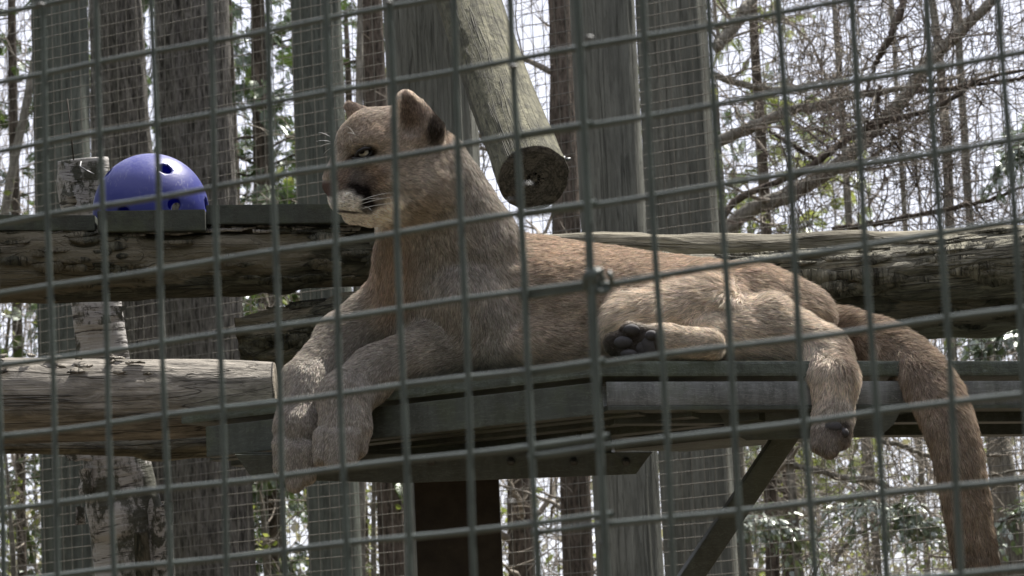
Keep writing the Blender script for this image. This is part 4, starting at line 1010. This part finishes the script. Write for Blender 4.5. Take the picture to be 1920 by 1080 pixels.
# weights of the masses at each vertex
W = np.zeros((len(BV), len(PR)), np.float32)
for j, p in enumerate(PR):
    if p['sub'] and p['part'] != 'earin': continue
    d = pdist(p, BV); W[:, j] = np.exp(-np.clip(d if not p['sub'] else d + .004, -.02, 1) / .011)
W /= W.sum(1, keepdims=True) + 1e-12
FL = np.array([(lambda v: v / np.linalg.norm(v))(np.array(p['fl'], float)) if p['fl'] else np.zeros(3) for p in PR])
flow = W @ FL; LN = W @ np.array([p['ln'] for p in PR])
PAL = np.array([[.435, .37, .305], [.39, .36, .32], [.60, .535, .455], [.46, .41, .355], [.34, .28, .235], [.32, .262, .205]])
colr = W @ PAL[[p['col'] for p in PR]]
def sstep(a, b, x): t = np.clip((x - a) / (b - a), 0, 1); return t * t * (3 - 2 * t)
def blob(x, y, cx, cy, rx, ry, ang=0, soft=.35):
    c, s = math.cos(ang), math.sin(ang); u = ((x - cx) * c + (y - cy) * s) / rx; v = (-(x - cx) * s + (y - cy) * c) / ry
    return 1 - sstep(1 - soft, 1 + soft, np.sqrt(u * u + v * v))
def coat(X, base):
    """markings of the coat and painted ear shade, X in camera aligned metres"""
    x = 960 + X[:, 0] / X[:, 2] * F; y = 540 - X[:, 1] / X[:, 2] * F; c = base.copy(); z = X[:, 2]
    def put(m, col, a=1.): nonlocal c; c = c * (1 - (m * a)[:, None]) + np.array(col) * (m * a)[:, None]
    nz = fbm(X * 30, 3, 410)
    c = c * (1 + .22 * nz)[:, None]
    # warmer line along the back and the tail top, greyer towards shoulder
    put(sstep(960, 1010, x) * (y < 560) * (x < 1500) * sstep(560, 480, y), (.50, .375, .275), .4)
    # throat and breast warm tint
    put(blob(x, y, 730, 520, 45, 95, 0, .6), (.48, .34, .24), .5)
    put(blob(x, y, 760, 400, 70, 26, -.3, .6), (.5, .41, .3), .5)
    hd = (x < 880) & (y < 440)
    wx = x + 7 * vnoise(X * 75, 431); wy = y + 6 * vnoise(X * 75, 432)
    put(hd * blob(wx, wy, 662, 340, 40, 26, .35, .6), (.11, .095, .085), .85)        # smoky sides of the muzzle
    put(hd * blob(wx, wy, 700, 330, 26, 30, 0, .6), (.4, .27, .18), .5)
    put(hd * blob(wx, wy, 650, 382, 40, 24, .1, .25), (.86, .84, .8), 1)           # white muzzle
    put(hd * blob(wx, wy, 682, 411, 68, 18, -.12, .4), (.86, .83, .78), 1)       # white chin
    put(hd * blob(wx, wy, 722, 392, 42, 15, -.6, .5), (.95, .9, .82), .9)
    put(hd * blob(wx, wy, 690, 350, 30, 14, .9, .5), (.13, .11, .1), .6)
    put(hd * np.maximum(blob(wx, wy, 672, 355, 25, 13, .5, .5), blob(wx, wy, 686, 372, 14, 23, -.3, .45)), (.02, .016, .015), 1)   # black moustache patch
    dots = (np.abs((x - 640) % 9 - 4.5) < 1.3) & (np.abs((y + .3 * x) % 8 - 4) < 1.2) & (x > 640) & (x < 672) & (y > 366) & (y < 388)
    put(hd * dots * 1., (.05, .04, .035), .7)
    put(hd * blob(x, y, 664, 322, 26, 14, .1, .6), (.2, .18, .165), .6)
    put(hd * blob(x, y, 648, 396, 30, 2.2, .12, .5), (.03, .022, .02), .9)         # mouth line
    put(hd * blob(x, y, 680, 395, 9, 3, .5, .5), (.03, .022, .02), .8)
    put(hd * blob(x, y, 686, 286, 20, 12, -.2, .25), (.012, .01, .008), 1)        # dark eye rim
    put(hd * blob(x, y, 662, 298, 18, 7.5, -.4, .3), (.012, .01, .008), 1)         # tear line
    put(hd * blob(x, y, 676, 270, 24, 5, -.1, .6), (.62, .54, .46), .35)            # light brow
    put(hd * blob(x, y, 697, 304, 20, 5, .2, .6), (.6, .53, .46), .55)
    put(hd * blob(x, y, 705, 250, 60, 26, .3, .7), (.42, .32, .24), .4)
    put(hd * blob(x, y, 640, 330, 14, 36, .45, .5), (.3, .22, .17), .6)
    # ears: black backs, pale rims
    put((y < 276) * blob(x, y, 820, 236, 17, 42, .3, .35) * 1., (.03, .024, .02), .92)
    put((y < 280) * blob(x, y, 840, 248, 6, 32, .2, .5), (.45, .36, .28), .6)
    put((y < 262) * blob(x, y, 772, 205, 26, 40, .1, .4) * (z < 6.19), (.2, .15, .12), .75)  # inner ear darkened: painted shade that makes the cup look hollow
    put((y < 250) * blob(x, y, 748, 200, 5, 40, .1, .6), (.8, .72, .62), .8); put((y < 210) * blob(x, y, 776, 178, 6, 28, -.75, .6), (.8, .72, .62), .8)
    # sole of the folded foot
    ft = (x > 1120) & (x < 1248) & (y > 596) & (y < 690) & (z < 6.09)
    put(ft * blob(x, y, 1184, 645, 62, 40, 0, .25), (.03, .025, .022), .95)
    # underside of the hanging foot
    put((x > 1500) * (x < 1620) * blob(x, y, 1574, 800, 22, 16, 0, .5), (.03, .024, .02), .85)
    put((x > 1500) * (x < 1620) * (y > 800) * 1., (.15, .12, .095), .6)
    put((x > 1640) * sstep(980, 1120, y), (.07, .05, .04), .6)
    put((x > 1560) * (x < 1650) * blob(x, y, 1590, 655, 26, 50, 0, .6), (.12, .075, .05), .6)
    return c
colr = coat(BV, colr)
skin = colr * .8
npart = W[:, [j for j, p in enumerate(PR) if p['part'] == 'nose']].sum(1)
xx = 960 + BV[:, 0] / BV[:, 2] * F; yy = 540 - BV[:, 1] / BV[:, 2] * F
nosem = sstep(632, 622, xx) * sstep(336, 344, yy) * sstep(373, 366, yy)
skin = skin * (1 - nosem[:, None]) + np.array([.10, .065, .055]) * nosem[:, None]
N = NT('cougar_skin'); at_ = N.attr('coat'); nz_ = N.noise(N.n('ShaderNodeTexCoord').outputs['Object'], 220, 3)
N.pbr(N.mixc(.6, at_.outputs['Color'], N.ramp(nz_, [(.3, g3(.5)), (.7, g3(1.1))]), 'MULTIPLY'), .7, N.bump(nz_, .5, .002), spec=.2)
ct = Lc(toL(1125, 700, 6.3))
cg = thing('cougar', ct, 'tawny cougar lying on the platform with forepaws and tail hanging down', 'cougar')
body = mk('body', Lc(BV), BQ, None, N.m, cg, True, {'coat': np.concatenate([skin, np.ones((len(skin), 1))], 1)})
tag(body, 'body')

# fur strands
def fur(n, seed):
    rg = np.random.default_rng(seed)
    T = np.concatenate([BQ[:, [0, 1, 2]], BQ[:, [0, 2, 3]]]); A_ = np.linalg.norm(np.cross(BV[T[:, 1]] - BV[T[:, 0]], BV[T[:, 2]] - BV[T[:, 0]]), axis=1)
    cen = BV[T].mean(1); facing = -(BN[T].mean(1) * (cen / np.linalg.norm(cen, axis=1)[:, None])).sum(1)
    cx = 960 + cen[:, 0] / cen[:, 2] * F; cy = 540 - cen[:, 1] / cen[:, 2] * F
    wt = A_ * np.where(facing > -.25, 1., .3) * np.where((cx < 880) & (cy < 430), 2.6, 1.)
    f = rg.choice(len(T), n, p=wt / wt.sum()); u = rg.random((n, 2)); m = u.sum(1) > 1; u[m] = 1 - u[m]
    bc_ = np.stack([1 - u.sum(1), u[:, 0], u[:, 1]], 1)[..., None]; Tf = T[f]
    X = (BV[Tf] * bc_).sum(1); Nn = (BN[Tf] * bc_).sum(1); Nn /= np.linalg.norm(Nn, axis=1)[:, None]
    fl_ = (flow[Tf] * bc_).sum(1); ln = (LN[Tf] * bc_[..., 0]).sum(1)
    x = 960 + X[:, 0] / X[:, 2] * F; y = 540 - X[:, 1] / X[:, 2] * F
    # base colours again at the hair root, so that markings stay crisp
    Wb = (W[Tf[:, 0]] * bc_[:, 0] + W[Tf[:, 1]] * bc_[:, 1] + W[Tf[:, 2]] * bc_[:, 2]) @ PAL[[p['col'] for p in PR]]
    cc = coat(X, Wb)
    bare_ = (sstep(634, 624, x) * sstep(334, 342, y) * sstep(374, 366, y) > .4)
    for (ex, ey, rx, ry) in ((685, 286, 13, 7.5), (1184, 618, 15, 10), (1168, 642, 17, 11), (1179, 663, 15, 8), (1220, 645, 21, 25)):
        bare_ |= (((x - ex) / rx) ** 2 + ((y - ey) / ry) ** 2 < 1) & (X[:, 2] < 6.2)
    keep = ~bare_
    X, Nn, fl_, ln, cc, x, y = X[keep], Nn[keep], fl_[keep], ln[keep], cc[keep], x[keep], y[keep]; n = len(X)
    clump = np.stack([vnoise(X * 55 + s * 10, 500 + s) for s in range(3)], 1); clump2 = np.stack([vnoise(X * 150 + s * 10, 520 + s) for s in range(3)], 1)
    swirl = np.stack([vnoise(X * 9 + s * 10, 540 + s) for s in range(3)], 1)
    longf = np.clip(ln - .5, 0, 1.5)
    ft_ = ((x > 1120) & (x < 1250) & (y > 595) & (y < 690) & (X[:, 2] < 6.09)); ln = np.where(ft_, ln * .6, ln)
    d = fl_ + clump * (.08 + .26 * longf)[:, None] + clump2 * .11 + swirl * .18 + rg.normal(0, .16, (n, 3))
    d = d - Nn * (d * Nn).sum(1)[:, None]; d /= np.linalg.norm(d, axis=1)[:, None] + 1e-9
    L = .0135 * ln * rg.uniform(.65, 1.2, n); L = np.maximum(L, .0035)
    lift = np.clip(.36 + .25 * clump[:, 0] + .1 * rg.normal(0, 1, n), .12, .9)
    steps = np.array([-.08, .32, .66, 1.]); pts = np.empty((n, 4, 3))
    for k, t in enumerate(steps):
        bend = t - .35 * t * t
        pts[:, k] = X + (Nn * (lift * bend)[:, None] * 1.0 + d * (t * (.55 + .45 * t))) * L[:, None]
        pts[:, k] += clump2 * (L * .12 * t * t)[:, None]
    cc = cc * np.exp(.32 * vnoise(X * 300, 601) + .14 * vnoise(X * 110, 602) + .08 * vnoise(X * 40, 603))[:, None]
    wh = sstep(.5, .75, cc.mean(1))[:, None]; cc = cc * (rg.uniform(.5, 1.45, (n, 1)) * (1 - wh) + rg.uniform(.85, 1.1, (n, 1)) * wh) * (1 + rg.normal(0, .035, (n, 3)))
    tipm = rg.random(n)[:, None]; cc = np.where(tipm < .12, cc * .45 + np.array([.36, .32, .28]) * .6 * np.minimum(1, cc.mean(1) / .12)[:, None], cc)
    cc = np.where(tipm > .93, cc * .4, cc)
    h = bpy.data.hair_curves.new('fur'); h.add_curves([4] * n)
    h.attributes['position'].data.foreach_set('vector', Lc(pts.reshape(-1, 3)).astype(np.float32).ravel())
    ra = h.attributes.get('radius') or h.attributes.new('radius', 'FLOAT', 'POINT')
    r0 = (.00027 + .0001 * longf) * rg.uniform(.8, 1.25, n); ra.data.foreach_set('value', (r0[:, None] * np.array([1, .9, .62, .12])).astype(np.float32).ravel())
    ca = h.attributes.new('coat', 'FLOAT_COLOR', 'CURVE'); ca.data.foreach_set('color', np.concatenate([np.clip(cc, .004, 1), np.ones((n, 1))], 1).astype(np.float32).ravel())
    o = bpy.data.objects.new('fur', h); C.objects.link(o); adopt(o, cg)
    N = NT('fur'); a_ = N.attr('coat').outputs['Color']
    dd = N.n('ShaderNodeBsdfDiffuse'); tt = N.n('ShaderNodeBsdfTranslucent'); gg = N.n('ShaderNodeBsdfHair'); gg.component = 'Reflection'
    N.l(a_, dd.inputs[0]); N.l(a_, tt.inputs[0]); N.l(N.mixc(1., a_, (2.1, 2.1, 2.1, 1), 'MULTIPLY'), gg.inputs['Color'])
    gg.inputs['RoughnessU'].default_value = .35; gg.inputs['RoughnessV'].default_value = .6
    m1 = N.n('ShaderNodeMixShader'); m1.inputs[0].default_value = .38; N.l(dd.outputs[0], m1.inputs[1]); N.l(tt.outputs[0], m1.inputs[2])
    m2 = N.n('ShaderNodeMixShader'); m2.inputs[0].default_value = .22; N.l(m1.outputs[0], m2.inputs[1]); N.l(gg.outputs[0], m2.inputs[2])
    N.l(m2.outputs[0], N.out.inputs[0]); h.materials.append(N.m)
    return tag(o, kind='stuff')
fur(420000, 7)

# eye, nostril, pads, whiskers
def ball_(name, c, r, mat, par, nrm=None):
    """squashed ball: c world centre, r = half sizes along right, up, back"""
    th = np.linspace(0, math.pi, 19); ph = np.arange(28) / 28 * 2 * math.pi; V = []
    for t in th: V += [(math.sin(t) * math.cos(f), math.sin(t) * math.sin(f), math.cos(t)) for f in ph]
    V = np.array(V); Wd = c + V[:, 0:1] * r[0] * right + V[:, 1:2] * r[1] * up + V[:, 2:3] * r[2] * back
    i = np.arange(18)[:, None] * 28; j = np.arange(28)[None]; j2 = (j + 1) % 28
    return mk(name, Wd, np.stack([i + j, i + 28 + j, i + 28 + j2, i + j2], -1).reshape(-1, 4), None, mat, par, True)
N = NT('eye'); tcn = N.n('ShaderNodeTexCoord').outputs['Generated']; v_ = N.n('ShaderNodeVectorMath', operation='DISTANCE'); N.l(tcn, v_.inputs[0]); v_.inputs[1].default_value = (.30, .1, .5)
N.pbr(N.ramp(v_.outputs['Value'], [(.0, g3(.004)), (.2, g3(.006)), (.24, (.42, .39, .3, 1)), (.42, (.5, .5, .47, 1)), (.5, g3(.01)), (1, g3(.01))]), .06, spec=.6)
eye = ball_('eye', P(684.5, 287, 6.150), (.0135, .0095, .012), N.m, cg)
lid = NT('eyelid'); lid.pbr((.012, .01, .009, 1), .45)
mb = MB(); tube_into(mb, [P(664, 297, 6.142), P(673, 284, 6.136), P(683, 279, 6.134), P(693, 278, 6.137), P(702, 272, 6.145)], [.002, .0036, .0042, .003, .001], 8); mb.build('eyelid', lid.m, cg)
mb = MB(); tube_into(mb, [P(661, 298, 6.142), P(673, 297, 6.138), P(684, 296.5, 6.138), P(694, 290, 6.139), P(701, 277, 6.145)], [.0035, .003, .0024, .002, .0008], 8); mb.build('eyelid', lid.m, cg)
blk = NT('nostril'); blk.pbr((.008, .005, .005, 1), .5)
ball_('nostril', P(620.5, 354, 6.168), (.0042, .0055, .004), blk.m, cg)
pad = plain('paw_pad', (.05, .048, .05, 1), .75, .25, 60, .5)
for (x, y, rx, ry, d_) in ((1184, 618, .0155, .0105, 6.053), (1168, 642, .018, .0115, 6.05), (1179, 663, .016, .008, 6.048), (1221, 650, .021, .021, 6.052), (1221, 629, .012, .010, 6.048), (1205, 655, .014, .016, 6.055)):
    ball_('paw_pad', P(x, y, d_ + .004), (rx, ry, .009), pad, cg)
ball_('paw_pad', P(1562, 801, 6.045), (.017, .012, .012), pad, cg); ball_('paw_pad', P(1583, 812, 6.045), (.009, .010, .009), pad, cg)
wm = NT('whisker'); wm.pbr((.8, .8, .78, 1), .4)
for k, (a_, b_, dz) in enumerate((((678, 375), (738, 361), -.03), ((676, 383), (752, 368), -.035), ((680, 391), (748, 381), -.03), ((684, 388), (698, 396), -.02), ((672, 378), (716, 372), -.04),
                     ((624, 260), (597, 248), .05), ((624, 267), (592, 265), .06), ((626, 269), (600, 275), .06), ((624, 277), (607, 289), .05), ((664, 251), (650, 237), -.01), ((668, 254), (651, 250), -.01))):
    z0 = 6.14 if a_[0] > 660 else 6.24
    if a_[1] < 256 and a_[0] > 660: z0 = 6.15
    p0 = P(*a_, z0); p2 = P(*b_, z0 + dz); p1 = (p0 + p2) / 2 + up * .0025
    mb = MB(); tube_into(mb, [p0, (p0 + p1) / 2 + up * .0008, p1, (p1 + p2) / 2 + up * .0008, p2], [.0005, .00045, .0004, .0003, .00012], 5); mb.build('whisker', wm.m, cg)
